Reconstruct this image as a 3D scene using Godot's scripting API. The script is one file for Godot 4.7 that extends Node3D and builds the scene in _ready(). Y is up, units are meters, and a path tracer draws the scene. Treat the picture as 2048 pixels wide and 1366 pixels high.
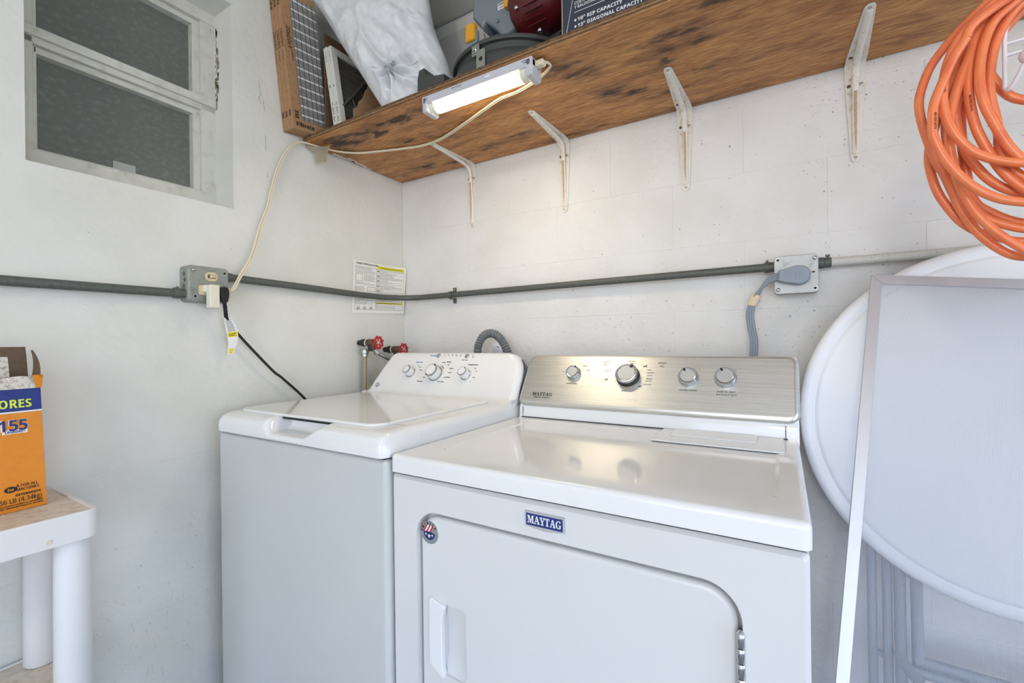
extends Node3D
# ---------- mesh building ----------
var V := PackedVector3Array()
var N := PackedVector3Array()
var T := PackedVector2Array()
var X := Transform3D.IDENTITY
var W = null            # optional bend of the shape before X
var UVM := ""           # "xy" / "zy" / "xz": lay texture flat, in metres times UVS
var UVS := 1.0
var rng := RandomNumberGenerator.new()
var M := {}
const I3 := Transform3D.IDENTITY

func tri(a: Vector3, b: Vector3, c: Vector3, na: Vector3, nb: Vector3, nc: Vector3, ta := Vector2.ZERO, tb := Vector2.ZERO, tc := Vector2.ZERO) -> void:
	if W != null:
		a = W.call(a); b = W.call(b); c = W.call(c)
	a = X * a; b = X * b; c = X * c
	na = (X.basis * na).normalized(); nb = (X.basis * nb).normalized(); nc = (X.basis * nc).normalized()
	if (b - a).cross(c - a).dot(na + nb + nc) > 0.0:
		var t := b; b = c; c = t
		t = nb; nb = nc; nc = t
		var q := tb; tb = tc; tc = q
	V.append(a); V.append(b); V.append(c)
	N.append(na); N.append(nb); N.append(nc)
	if UVM != "":
		ta = flat(a); tb = flat(b); tc = flat(c)
	T.append(ta); T.append(tb); T.append(tc)

func flat(p: Vector3) -> Vector2:
	if UVM == "xy": return Vector2(p.x, -p.y) * UVS
	if UVM == "zy": return Vector2(-p.z, -p.y) * UVS
	return Vector2(p.x, p.z) * UVS

func quad(a: Vector3, b: Vector3, c: Vector3, d: Vector3, n: Vector3, ua := Vector2(0, 1), ub := Vector2(1, 1), uc := Vector2(1, 0), ud := Vector2(0, 0)) -> void:
	tri(a, b, c, n, n, n, ua, ub, uc)
	tri(a, c, d, n, n, n, ua, uc, ud)

func card(c: Vector3, r: Vector3, u: Vector3) -> void:   # a printed face: c its centre, r and u half its sides
	var n := r.cross(u).normalized()
	quad(c - r - u, c + r - u, c + r + u, c - r + u, n)

func commit(called: String, m: Material, parent: Node, label := "") -> MeshInstance3D:
	var arr := []
	arr.resize(Mesh.ARRAY_MAX)
	arr[Mesh.ARRAY_VERTEX] = V; arr[Mesh.ARRAY_NORMAL] = N; arr[Mesh.ARRAY_TEX_UV] = T
	var am := ArrayMesh.new()
	am.add_surface_from_arrays(Mesh.PRIMITIVE_TRIANGLES, arr)
	V = PackedVector3Array(); N = PackedVector3Array(); T = PackedVector2Array()
	X = I3; W = null; UVM = ""; UVS = 1.0
	return place(called, am, m, parent, label)

func place(called: String, mesh: Mesh, m: Material, parent: Node, label := "") -> MeshInstance3D:
	var o := MeshInstance3D.new()
	o.mesh = mesh
	o.name = numbered(called, parent)
	if m != null: o.material_override = m
	if label: o.set_meta("label", label)
	parent.add_child(o, true)
	return o

func numbered(called: String, parent: Node) -> String:
	if not parent.has_node(NodePath(called)): return called
	var k := 1
	while parent.has_node(NodePath("%s_%03d" % [called, k])): k += 1
	return "%s_%03d" % [called, k]

func thing(called: String, label: String, category: String, at := Vector3.ZERO, group := "") -> Node3D:
	var o := Node3D.new()
	o.name = numbered(called, self)
	add_child(o, true)
	o.position = at
	o.set_meta("label", label); o.set_meta("category", category)
	if group: o.set_meta("group", group)
	return o

func setting(called: String, label := "", category := "") -> Node3D:
	var o := Node3D.new()
	o.name = called
	add_child(o, true)
	o.set_meta("kind", "structure")
	o.set_meta("label", label); o.set_meta("category", category)
	return o

func rbox(c: Vector3, s: Vector3, r := 0.003, k := 2) -> void:
	var h := s * 0.5
	r = maxf(0.00005, minf(r, minf(h.x, minf(h.y, h.z)) * 0.98))
	var co := h - Vector3(r, r, r)
	for ax in 3:
		var u := (ax + 1) % 3
		var v := (ax + 2) % 3
		for sg in [-1.0, 1.0]:
			var cu := []
			var cv := []
			for i in k + 1:
				var t: float = tan(PI / 4 * (k - i) / k) * r
				cu.append(-co[u] - t); cv.append(-co[v] - t)
			for i in k + 1:
				var t: float = tan(PI / 4 * i / k) * r
				cu.append(co[u] + t); cv.append(co[v] + t)
			var P := []
			var Q := []
			for a in cu:
				for b in cv:
					var q := Vector3.ZERO
					q[ax] = sg * h[ax]; q[u] = a; q[v] = b
					var core := q.clamp(-co, co)
					var n := (q - core).normalized()
					P.append(c + core + n * r); Q.append(n)
			var w := cv.size()
			for i in cu.size() - 1:
				for j in w - 1:
					var a: int = i * w + j
					tri(P[a], P[a + w], P[a + w + 1], Q[a], Q[a + w], Q[a + w + 1])
					tri(P[a], P[a + w + 1], P[a + 1], Q[a], Q[a + w + 1], Q[a + 1])

func lathe(prof: Array, segs := 24) -> void:            # prof: Vector2(radius, height along +y), from X
	var cnt := prof.size()
	var sn := []
	for i in cnt - 1:
		var d: Vector2 = prof[i + 1] - prof[i]
		sn.append(Vector2(d.y, -d.x).normalized())
	for i in cnt - 1:
		var n0: Vector2 = sn[i]
		var n1: Vector2 = sn[i]
		if i > 0 and sn[i].dot(sn[i - 1]) > 0.75: n0 = (sn[i] + sn[i - 1]).normalized()
		if i < cnt - 2 and sn[i].dot(sn[i + 1]) > 0.75: n1 = (sn[i] + sn[i + 1]).normalized()
		for s in segs:
			var a0 := TAU * s / segs
			var a1 := TAU * (s + 1) / segs
			var d0 := Vector3(cos(a0), 0, sin(a0))
			var d1 := Vector3(cos(a1), 0, sin(a1))
			var up := Vector3.UP
			var p := [d0 * prof[i].x + up * prof[i].y, d1 * prof[i].x + up * prof[i].y, d1 * prof[i + 1].x + up * prof[i + 1].y, d0 * prof[i + 1].x + up * prof[i + 1].y]
			var m := [d0 * n0.x + up * n0.y, d1 * n0.x + up * n0.y, d1 * n1.x + up * n1.y, d0 * n1.x + up * n1.y]
			if prof[i].x > 1e-6: tri(p[0], p[1], p[2], m[0], m[1], m[2])
			if prof[i + 1].x > 1e-6: tri(p[0], p[2], p[3], m[0], m[2], m[3])

func axis(at: Vector3, dir: Vector3) -> Transform3D:     # y of the shape along dir
	var y := dir.normalized()
	var x := (Vector3.UP if absf(y.y) < 0.9 else Vector3.RIGHT).cross(y).normalized()
	return Transform3D(Basis(x, y, x.cross(y)), at)

func cyl(a: Vector3, b: Vector3, r: float, segs := 16, bev := 0.0) -> void:
	var keep := X
	X = X * axis(a, b - a)
	var l := (b - a).length()
	if bev > 0.0: lathe([Vector2(0, 0), Vector2(r - bev, 0), Vector2(r, bev), Vector2(r, l - bev), Vector2(r - bev, l), Vector2(0, l)], segs)
	else: lathe([Vector2(0, 0), Vector2(r, 0), Vector2(r, l), Vector2(0, l)], segs)
	X = keep

func curve(pts: Array, per := 6) -> PackedVector3Array:  # Catmull-Rom through the points
	var o := PackedVector3Array()
	for i in pts.size() - 1:
		var a: Vector3 = pts[maxi(i - 1, 0)]
		var b: Vector3 = pts[i]
		var c: Vector3 = pts[i + 1]
		var d: Vector3 = pts[mini(i + 2, pts.size() - 1)]
		for j in per:
			o.append(b.cubic_interpolate(c, a, d, float(j) / per))
	o.append(pts[-1])
	return o

func tube(p: PackedVector3Array, r: float, segs := 10, ripple := 0.0, ry := 0.0, side := Vector3.UP) -> void:
	var c := p.size()
	var ta := PackedVector3Array()
	for i in c: ta.append((p[mini(i + 1, c - 1)] - p[maxi(i - 1, 0)]).normalized())
	var x := side - ta[0] * side.dot(ta[0])
	if x.length() < 0.05: x = Vector3.RIGHT - ta[0] * ta[0].x
	x = x.normalized()
	var rings := []
	var norms := []
	if ry == 0.0: ry = r
	for i in c:
		x = (x - ta[i] * x.dot(ta[i])).normalized()
		var y := ta[i].cross(x)
		var rr := r + (ripple if i % 2 == 0 else 0.0)
		var q := ry + (ripple if i % 2 == 0 else 0.0)
		var ring := PackedVector3Array()
		var nr := PackedVector3Array()
		for s in segs + 1:
			var a := TAU * s / segs
			ring.append(p[i] + x * cos(a) * rr + y * sin(a) * q)
			nr.append((x * cos(a) / rr + y * sin(a) / q).normalized())
		rings.append(ring); norms.append(nr)
	if ripple > 0.0:
		for i in c - 1:
			var up := p[i + 1] - p[i]
			var dr := ripple * (-1.0 if i % 2 == 0 else 1.0)
			for s in segs:
				var na: Vector3 = (norms[i][s] * up.length() - up.normalized() * dr).normalized()
				var nb: Vector3 = (norms[i][s + 1] * up.length() - up.normalized() * dr).normalized()
				tri(rings[i][s], rings[i][s + 1], rings[i + 1][s + 1], na, nb, nb)
				tri(rings[i][s], rings[i + 1][s + 1], rings[i + 1][s], na, nb, na)
	for i in (c - 1 if ripple == 0.0 else 0):
		for s in segs:
			tri(rings[i][s], rings[i][s + 1], rings[i + 1][s + 1], norms[i][s], norms[i][s + 1], norms[i + 1][s + 1])
			tri(rings[i][s], rings[i + 1][s + 1], rings[i + 1][s], norms[i][s], norms[i + 1][s + 1], norms[i + 1][s])
	for e in [0, c - 1]:
		var n := ta[e] * (-1.0 if e == 0 else 1.0)
		for s in segs: tri(p[e], rings[e][s], rings[e][s + 1], n, n, n)

func rrect(w: float, h: float, r: float, k := 6, c := Vector2.ZERO) -> PackedVector2Array:
	var o := PackedVector2Array()
	for q in 4:
		var cc := c + Vector2((w / 2 - r) * (1 if q == 0 or q == 3 else -1), (h / 2 - r) * (1 if q < 2 else -1))
		for i in k + 1:
			var a := PI / 2 * q + PI / 2 * i / k
			o.append(cc + Vector2(cos(a), sin(a)) * r)
	return o

func miters(poly: PackedVector2Array) -> Array:          # [outward miter per vertex (len 1/cos), edge normals]; counter-clockwise
	var c := poly.size()
	var en := []
	var mt := []
	for i in c:
		var d := poly[(i + 1) % c] - poly[i]
		en.append(Vector2(d.y, -d.x).normalized())
	for i in c:
		var a: Vector2 = en[(i + c - 1) % c]
		var b: Vector2 = en[i]
		var m := (a + b)
		m = m.normalized() if m.length() > 1e-4 else b
		mt.append(m / maxf(0.35, m.dot(b)))
	return [mt, en]

func prism(poly: PackedVector2Array, z0: float, z1: float, bev := 0.0, k := 1, back := true) -> void:   # polygon in xy, front at z1 (bevelled there; at z0 too if back)
	if Geometry2D.is_polygon_clockwise(poly): pass
	var area := 0.0
	for i in poly.size(): area += poly[i].cross(poly[(i + 1) % poly.size()])
	if area < 0: poly.reverse()
	var c := poly.size()
	var me := miters(poly)
	var layers := []       # [inset, z, share of cap normal (signed)]
	if bev > 0.0 and back:
		for i in k + 1:
			var a := PI / 2 * i / k
			layers.append([bev * (1 - sin(a)), z0 + bev * (1 - cos(a)), -cos(a), sin(a)])
	else: layers.append([0.0, z0, 0.0, 1.0])
	if bev > 0.0:
		for i in k + 1:
			var a := PI / 2 * (k - i) / k
			layers.append([bev * (1 - sin(a)), z1 - bev * (1 - cos(a)), cos(a), sin(a)])
	else: layers.append([0.0, z1, 0.0, 1.0])
	var rim := func(l, i): var q: Vector2 = poly[i % c] - me[0][i % c] * l[0]; return Vector3(q.x, q.y, l[1])
	for li in layers.size() - 1:
		var l0: Array = layers[li]
		var l1: Array = layers[li + 1]
		for i in c:
			var e: Vector2 = me[1][i]
			var ea: Vector2 = me[1][(i + c - 1) % c]
			var eb: Vector2 = me[1][(i + 1) % c]
			var na := (e + ea).normalized() if e.dot(ea) > 0.8 else e
			var nb := (e + eb).normalized() if e.dot(eb) > 0.8 else e
			var nn := func(q: Vector2, l) -> Vector3: return Vector3(q.x * l[3], q.y * l[3], l[2]).normalized()
			var pa: Vector3 = rim.call(l0, i)
			var pb: Vector3 = rim.call(l0, i + 1)
			var pc: Vector3 = rim.call(l1, i + 1)
			var pd: Vector3 = rim.call(l1, i)
			tri(pa, pb, pc, nn.call(na, l0), nn.call(nb, l0), nn.call(nb, l1), Vector2(pa.x, -pa.y), Vector2(pb.x, -pb.y), Vector2(pc.x, -pc.y))
			tri(pa, pc, pd, nn.call(na, l0), nn.call(nb, l1), nn.call(na, l1), Vector2(pa.x, -pa.y), Vector2(pc.x, -pc.y), Vector2(pd.x, -pd.y))
	for e in [layers[0], layers[-1]]:
		var q := PackedVector2Array()
		for i in c: q.append(poly[i] - me[0][i] * e[0])
		var n := Vector3(0, 0, 1 if e == layers[-1] else -1)
		var ix := Geometry2D.triangulate_polygon(q)
		for i in range(0, ix.size(), 3):
			var a := q[ix[i]]
			var b := q[ix[i + 1]]
			var d := q[ix[i + 2]]
			tri(Vector3(a.x, a.y, e[1]), Vector3(b.x, b.y, e[1]), Vector3(d.x, d.y, e[1]), n, n, n, Vector2(a.x, -a.y), Vector2(b.x, -b.y), Vector2(d.x, -d.y))

func ring_fill(outer: PackedVector2Array, inner: PackedVector2Array, z: float) -> void:   # flat ring between two convex loops
	var c := Vector2.ZERO
	for p in inner: c += p / inner.size()
	outer = dense_loop(outer, 0.012)
	inner = dense_loop(inner, 0.012)
	var so := []
	var si := []
	for p in outer: so.append([(p - c).angle(), p])
	for p in inner: si.append([(p - c).angle(), p])
	so.sort_custom(func(a, b): return a[0] < b[0])
	si.sort_custom(func(a, b): return a[0] < b[0])
	var i := 0
	var j := 0
	var n := Vector3(0, 0, 1)
	var v := func(q: Vector2): return Vector3(q.x, q.y, z)
	while i < so.size() or j < si.size():
		var ao: float = so[i % so.size()][0] if i < so.size() else 99.0
		var aj: float = si[j % si.size()][0] if j < si.size() else 99.0
		var p: Vector2 = so[(i + so.size() - 1) % so.size()][1]
		var q: Vector2 = si[(j + si.size() - 1) % si.size()][1]
		if ao <= aj:
			tri(v.call(p), v.call(so[i][1]), v.call(q), n, n, n)
			i += 1
		else:
			tri(v.call(p), v.call(si[j][1]), v.call(q), n, n, n)
			j += 1

func dense_loop(p: PackedVector2Array, step: float) -> PackedVector2Array:
	var o := PackedVector2Array()
	for i in p.size():
		var a := p[i]
		var b := p[(i + 1) % p.size()]
		var m := maxi(1, int(a.distance_to(b) / step))
		for j in m: o.append(a.lerp(b, float(j) / m))
	return o

func wall_loop(poly: PackedVector2Array, z0: float, z1: float, inward: bool) -> void:
	var me := miters(poly)
	var c := poly.size()
	for i in c:
		var s := -1.0 if inward else 1.0
		var e: Vector2 = me[1][i] * s
		var a: Vector2 = (me[1][(i + c - 1) % c]) * s
		var b: Vector2 = (me[1][(i + 1) % c]) * s
		var na := (e + a).normalized() if e.dot(a) > 0.8 else e
		var nb := (e + b).normalized() if e.dot(b) > 0.8 else e
		var p := poly[i]
		var q := poly[(i + 1) % c]
		var n0 := Vector3(na.x, na.y, 0)
		var n1 := Vector3(nb.x, nb.y, 0)
		tri(Vector3(p.x, p.y, z0), Vector3(q.x, q.y, z0), Vector3(q.x, q.y, z1), n0, n1, n1)
		tri(Vector3(p.x, p.y, z0), Vector3(q.x, q.y, z1), Vector3(p.x, p.y, z1), n0, n1, n0)

func grid(f: Callable, nu: int, nv: int, out: Vector3 = Vector3.ZERO, centre := Vector3.ZERO) -> void:   # out: a direction normals should lean to; or away from centre
	var p := []
	for i in nu + 1:
		for j in nv + 1: p.append(f.call(float(i) / nu, float(j) / nv))
	var w := nv + 1
	var nrm := []
	for i in nu + 1:
		for j in w:
			var du: Vector3 = p[mini(i + 1, nu) * w + j] - p[maxi(i - 1, 0) * w + j]
			var dv: Vector3 = p[i * w + mini(j + 1, nv)] - p[i * w + maxi(j - 1, 0)]
			var n := du.cross(dv).normalized()
			var o: Vector3 = out if out != Vector3.ZERO else p[i * w + j] - centre
			if n.dot(o) < 0: n = -n
			nrm.append(n)
	for i in nu:
		for j in nv:
			var a := i * w + j
			var u0 := Vector2(float(i) / nu, 1 - float(j) / nv)
			var u1 := Vector2(float(i + 1) / nu, 1 - float(j + 1) / nv)
			tri(p[a], p[a + w], p[a + w + 1], nrm[a], nrm[a + w], nrm[a + w + 1], u0, Vector2(u1.x, u0.y), u1)
			tri(p[a], p[a + w + 1], p[a + 1], nrm[a], nrm[a + w + 1], nrm[a + 1], u0, u1, Vector2(u0.x, u1.y))

var FONT := {}
func text(par: Node, s: String, h: float, m: Material, at: Vector3, right := Vector3.RIGHT, up := Vector3.UP, face := "Droid Sans", bold := false, align := 1, wide := 1.0, called := "lettering") -> MeshInstance3D:
	var key := face + str(bold)
	if not FONT.has(key):
		var sf := SystemFont.new()
		sf.font_names = PackedStringArray([face]); sf.font_weight = 700 if bold else 400
		FONT[key] = sf
	var t := TextMesh.new()
	t.text = s; t.font = FONT[key]; t.font_size = 32; t.pixel_size = h / (32 * 0.714); t.depth = 0.0006; t.curve_step = 3.0 if h < 0.02 else 1.5
	t.horizontal_alignment = [HORIZONTAL_ALIGNMENT_LEFT, HORIZONTAL_ALIGNMENT_CENTER, HORIZONTAL_ALIGNMENT_RIGHT][align]
	t.vertical_alignment = VERTICAL_ALIGNMENT_CENTER
	var o := place(called, t, m, par)
	o.transform = Transform3D(Basis(right.normalized() * wide, up.normalized(), right.cross(up).normalized()), at + right.cross(up).normalized() * 0.0002)
	return o

# ---------- materials ----------
func mat(key: String, c: Color, rough := 0.5, metal := 0.0) -> StandardMaterial3D:
	var m := StandardMaterial3D.new()
	m.albedo_color = c; m.roughness = rough; m.metallic = metal
	m.resource_name = key
	M[key] = m
	return m

func hexc(s: String) -> Color: return Color.html(s)

func noise_tex(freq: float, seed_: int, oct := 4, size := 512, ramp: Gradient = null) -> NoiseTexture2D:
	var n := FastNoiseLite.new()
	n.seed = seed_; n.frequency = freq; n.fractal_octaves = oct; n.noise_type = FastNoiseLite.TYPE_SIMPLEX_SMOOTH
	var t := NoiseTexture2D.new()
	t.noise = n; t.width = size; t.height = size; t.seamless = true
	if ramp != null: t.color_ramp = ramp
	return t

func ramp(cols: Array, offs: Array) -> Gradient:
	var g := Gradient.new()
	g.colors = PackedColorArray(cols); g.offsets = PackedFloat32Array(offs)
	return g

func tri_tex(m: StandardMaterial3D, t: Texture2D, scale: float, world := false) -> void:
	m.albedo_texture = t; m.uv1_triplanar = true; m.uv1_world_triplanar = world; m.uv1_scale = Vector3.ONE * scale

func grime(key: String, base: Color, dirt: Color, rough: float, metal: float, scale: float, seed_: int, low := 0.35, high := 0.75, freq := 0.02) -> StandardMaterial3D:
	var m := mat(key, Color.WHITE, rough, metal)
	tri_tex(m, noise_tex(freq, seed_, 5, 512, ramp([dirt, base.lerp(dirt, 0.25), base], [0.0, low, high])), scale)
	return m

func paint_image(size: int, base: Color, warm: Color, specks: int, seed_: int, dense: Array) -> Image:
	var n := FastNoiseLite.new()
	n.seed = seed_; n.frequency = 0.008; n.fractal_octaves = 5
	var q := 256
	var im := Image.create(q, q, false, Image.FORMAT_RGB8)
	for y in q:
		for x in q:
			var a := clampf(n.get_noise_2d(x * 4.0, y * 4.0) * 1.1 + 0.35, 0, 1)
			im.set_pixel(x, y, base.lerp(warm, a))
	im.resize(size, size, Image.INTERPOLATE_CUBIC)
	var r := RandomNumberGenerator.new()
	r.seed = seed_
	for i in specks:
		var p := Vector2(r.randf(), r.randf())
		if n.get_noise_2d(p.x * 900, p.y * 900 + 300) < r.randf_range(-0.35, 0.3): continue
		for j in r.randi_range(1, 5):
			pit(im, p * size + Vector2(r.randfn(0, 6), r.randfn(0, 6)), r.randf_range(0.2, 1.15), r)
	for d in dense:      # [x, y, spread, count] in texture shares
		for i in int(d[3]):
			pit(im, Vector2(d[0] + r.randfn(0, d[2]), d[1] + r.randfn(0, d[2])) * size, r.randf_range(0.2, 1.6), r)
	return im

func pit(im: Image, p: Vector2, s: float, r: RandomNumberGenerator) -> void:
	var k := r.randf_range(0.08, 0.42)
	if r.randf() < 0.08: k = 0.8
	var c := Color(0.30, 0.29, 0.26)
	for dy in range(-2, 3):
		for dx in range(-2, 3):
			var d := Vector2(dx, dy * r.randf_range(0.8, 1.3)).length()
			if d > s: continue
			var x := posmod(int(p.x) + dx, im.get_width())
			var y := posmod(int(p.y) + dy, im.get_height())
			im.set_pixel(x, y, im.get_pixel(x, y).lerp(c, k))

func scratch(im: Image, pts: Array, c: Color, k: float, s: int) -> void:
	for i in pts.size() - 1:
		var a: Vector2 = pts[i]
		var b: Vector2 = pts[i + 1]
		var m := int((b - a).length()) + 1
		for j in m:
			var p := a.lerp(b, float(j) / m) + Vector2(rng.randf_range(-0.8, 0.8), rng.randf_range(-0.8, 0.8))
			for d in s:
				var x := posmod(int(p.x) + d, im.get_width())
				var y := posmod(int(p.y), im.get_height())
				im.set_pixel(x, y, im.get_pixel(x, y).lerp(c, k * rng.randf_range(0.4, 1.0)))

func hash_noise(x: int, y: int) -> float:
	return absf(fmod(sin(x * 12.9898 + y * 78.233) * 43758.5453, 1.0))

func wood_image() -> Image:       # plywood veneer: 2.7 m x 0.52 m
	var w := 1536
	var h := 320
	var g := FastNoiseLite.new()
	g.seed = 5; g.frequency = 0.02; g.fractal_octaves = 3
	var fine := FastNoiseLite.new()
	fine.seed = 8; fine.frequency = 0.09; fine.fractal_octaves = 3
	var blot := FastNoiseLite.new()
	blot.seed = 21; blot.frequency = 0.016; blot.fractal_octaves = 4
	# knots and dark weathered spots: x, z in metres, radius along and across, strength
	var spots := []
	for s in SPOTS.split(";"):
		var v := s.split_floats(",")
		spots.append(v)
	var im := Image.create(w, h, false, Image.FORMAT_RGB8)
	var lo := Color(0.45, 0.275, 0.14)
	var mid := Color(0.695, 0.475, 0.268)
	var hi := Color(0.845, 0.645, 0.41)
	var dark := Color(0.17, 0.11, 0.07)
	for y in h:
		for x in w:
			var mx := x * 2.7 / w
			var mz := y * 0.52 / h
			var wob := blot.get_noise_2d(x * 0.35, y * 0.9)
			var a := g.get_noise_2d(x * 0.22, y * 1.5 + wob * 22) * 0.35 + fine.get_noise_2d(x * 0.30, y * 2.6 + wob * 14) * 0.55 + (hash_noise(x / 5, y) - 0.5) * 0.22
			var t := clampf(0.56 + a * 0.75, 0, 1)
			var c := lo.lerp(mid, t * 2) if t < 0.5 else mid.lerp(hi, t * 2 - 1)
			c = c.lerp(lo, clampf(blot.get_noise_2d(x * 0.5 + 400, y * 1.6) * 1.0 - 0.1, 0, 0.45))
			var k := 0.0
			var wx := mx + 0.045 * g.get_noise_2d(x * 0.8 + 700, y * 2.4) + 0.02 * fine.get_noise_2d(x * 0.8, y * 2.2 + 300)
			mz += 0.014 * g.get_noise_2d(x * 0.9, y * 2.5 + 900)
			for s in spots:
				var d := Vector2((wx - s[0]) / s[2], (mz - s[1]) / s[3]).length_squared()
				if d < 4.0: k += s[4] * exp(-d * 1.2)
			k *= clampf(0.95 + 1.5 * g.get_noise_2d(x * 0.7 + 90, y * 2.6) + 1.0 * fine.get_noise_2d(x * 0.5, y * 2.0), 0.3, 1.7)
			c = c.lerp(dark, clampf(k, 0, 0.93))
			im.set_pixel(x, y, c)
	return im

const SPOTS := "0.10,0.42,0.05,0.03,0.9;0.17,0.40,0.045,0.022,1.0;0.235,0.43,0.04,0.018,0.9;0.29,0.40,0.03,0.016,1.0;0.13,0.45,0.09,0.02,0.6;0.42,0.43,0.035,0.02,1.0;0.36,0.44,0.06,0.02,0.7;0.50,0.45,0.05,0.014,0.6;0.07,0.36,0.05,0.02,0.5;0.33,0.30,0.025,0.012,0.7;0.42,0.29,0.02,0.01,0.8;0.22,0.09,0.07,0.022,0.75;0.36,0.06,0.06,0.018,0.6;0.55,0.10,0.05,0.03,0.4;0.70,0.13,0.04,0.03,0.5;0.98,0.40,0.05,0.025,0.7;1.02,0.35,0.05,0.03,0.6;1.05,0.22,0.035,0.03,0.7;1.12,0.18,0.04,0.02,0.75;1.17,0.13,0.05,0.016,0.8;1.22,0.30,0.03,0.05,0.55;1.26,0.38,0.06,0.03,0.65;1.30,0.33,0.05,0.02,0.5;1.32,0.20,0.045,0.018,0.6;1.38,0.45,0.08,0.02,0.6;1.55,0.42,0.12,0.02,0.4;0.80,0.44,0.03,0.012,0.5;0.85,0.03,0.15,0.015,0.5;1.3,0.02,0.2,0.014,0.4"

func make_materials() -> void:
	var white := Color(0.905, 0.905, 0.90)
	mat("enamel", white, 0.09)
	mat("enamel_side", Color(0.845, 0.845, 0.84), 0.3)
	mat("washer_shaded_white", Color(0.775, 0.785, 0.775), 0.28)  # same white as the deck, with the shade on the cabinet mixed in
	mat("plastic_white", Color(0.90, 0.905, 0.905), 0.35)
	mat("dark_gap", Color(0.10, 0.11, 0.11), 0.8)
	mat("black_plastic", Color(0.07, 0.07, 0.075), 0.45)
	mat("print_black", Color(0.16, 0.16, 0.17), 0.6)
	mat("print_grey", Color(0.45, 0.45, 0.46), 0.6)
	mat("print_blue", Color(0.22, 0.50, 0.78), 0.6)
	mat("print_orange", Color(0.80, 0.55, 0.25), 0.6)
	mat("print_white", Color(0.92, 0.92, 0.92), 0.6)
	mat("print_brown", Color(0.16, 0.12, 0.10), 0.7)
	mat("knob_face", Color(0.74, 0.745, 0.735), 0.45, 0.35)
	mat("chrome", Color(0.80, 0.81, 0.83), 0.14, 1.0)
	mat("zinc", Color(0.70, 0.70, 0.68), 0.38, 1.0)
	mat("silver_ring", Color(0.66, 0.67, 0.67), 0.3, 0.7)
	# brushed stainless: streaks along the panel
	var st := mat("stainless", Color(0.93, 0.925, 0.905), 0.40, 1.0)
	var im := Image.create(256, 512, false, Image.FORMAT_L8)
	var r := RandomNumberGenerator.new()
	r.seed = 4
	for y in 512:
		var a := r.randf_range(0.90, 1.0)
		for x in 256:
			if r.randf() < 0.05: a = clampf(a + r.randfn(0, 0.04), 0.86, 1.0)
			im.set_pixel(x, y, Color(a, a, a))
	st.albedo_texture = ImageTexture.create_from_image(im)
	st.uv1_scale = Vector3(2.5, 7, 1)
	st.anisotropy_enabled = true; st.anisotropy = -0.6
	grime("galvanised", Color(0.375, 0.39, 0.37), Color(0.26, 0.265, 0.245), 0.55, 0.25, 6.0, 3, 0.3, 0.6, 0.03)
	grime("conduit_painted", Color(0.78, 0.78, 0.75), Color(0.45, 0.45, 0.42), 0.6, 0.0, 8.0, 9, 0.22, 0.32, 0.03)
	grime("box_metal", Color(0.58, 0.595, 0.565), Color(0.45, 0.46, 0.43), 0.5, 0.3, 3.5, 12, 0.25, 0.6, 0.02)
	grime("cover_metal", Color(0.73, 0.74, 0.73), Color(0.58, 0.59, 0.57), 0.5, 0.25, 3.5, 14, 0.25, 0.5, 0.02)
	grime("bracket_paint", Color(0.885, 0.87, 0.835), Color(0.64, 0.47, 0.31), 0.55, 0.0, 3.0, 17, 0.20, 0.40, 0.02)
	grime("rust", Color(0.80, 0.72, 0.60), Color(0.52, 0.36, 0.22), 0.8, 0.0, 14.0, 18, 0.4, 0.75, 0.04)
	grime("brass_old", Color(0.42, 0.33, 0.24), Color(0.24, 0.18, 0.13), 0.55, 0.4, 20.0, 20)
	grime("iron_old", Color(0.22, 0.22, 0.20), Color(0.12, 0.12, 0.11), 0.65, 0.3, 20.0, 22)
	grime("pipe_old", Color(0.66, 0.62, 0.52), Color(0.42, 0.37, 0.27), 0.6, 0.1, 12.0, 24)
	mat("red_wheel", Color(0.68, 0.06, 0.11), 0.4)
	mat("braid", Color(0.60, 0.60, 0.58), 0.35, 0.8)
	mat("hose_grey", Color(0.44, 0.455, 0.46), 0.5)
	mat("cord_grey", Color(0.53, 0.57, 0.61), 0.5)
	mat("cord_black", Color(0.10, 0.105, 0.10), 0.5)
	mat("cord_ivory", Color(0.88, 0.845, 0.735), 0.45)
	mat("ivory", Color(0.84, 0.77, 0.63), 0.45)
	mat("cream_plastic", Color(0.88, 0.87, 0.79), 0.45)
	grime("orange_hose", Color(0.925, 0.51, 0.31), Color(0.86, 0.37, 0.24), 0.28, 0.0, 3.0, 31, 0.35, 0.6, 0.01)
	mat("wire_white", Color(0.88, 0.87, 0.885), 0.35)
	mat("resin_white", Color(0.885, 0.885, 0.88), 0.42)
	grime("resin_dusty", Color(0.86, 0.82, 0.76), Color(0.74, 0.655, 0.56), 0.6, 0.0, 4.0, 33, 0.3, 0.66, 0.02)
	mat("table_white", Color(0.925, 0.93, 0.94), 0.45)
	mat("leg_grey", Color(0.56, 0.59, 0.62), 0.45)
	mat("aluminium", Color(0.78, 0.78, 0.79), 0.45, 0.6)
	mat("screen_wire", Color(0.78, 0.795, 0.83), 0.55)
	grime("cardboard", Color(0.66, 0.515, 0.375), Color(0.56, 0.42, 0.29), 0.85, 0.0, 5.0, 36)
	grime("cardboard_dark", Color(0.42, 0.325, 0.235), Color(0.33, 0.25, 0.175), 0.9, 0.0, 5.0, 37)
	mat("filter_white", Color(0.85, 0.85, 0.82), 0.7)
	grime("pleat_grey", Color(0.36, 0.345, 0.315), Color(0.27, 0.26, 0.235), 0.9, 0.0, 6.0, 40)
	grime("pleat_silver", Color(0.60, 0.60, 0.585), Color(0.45, 0.45, 0.44), 0.5, 0.25, 9.0, 41)
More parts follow.
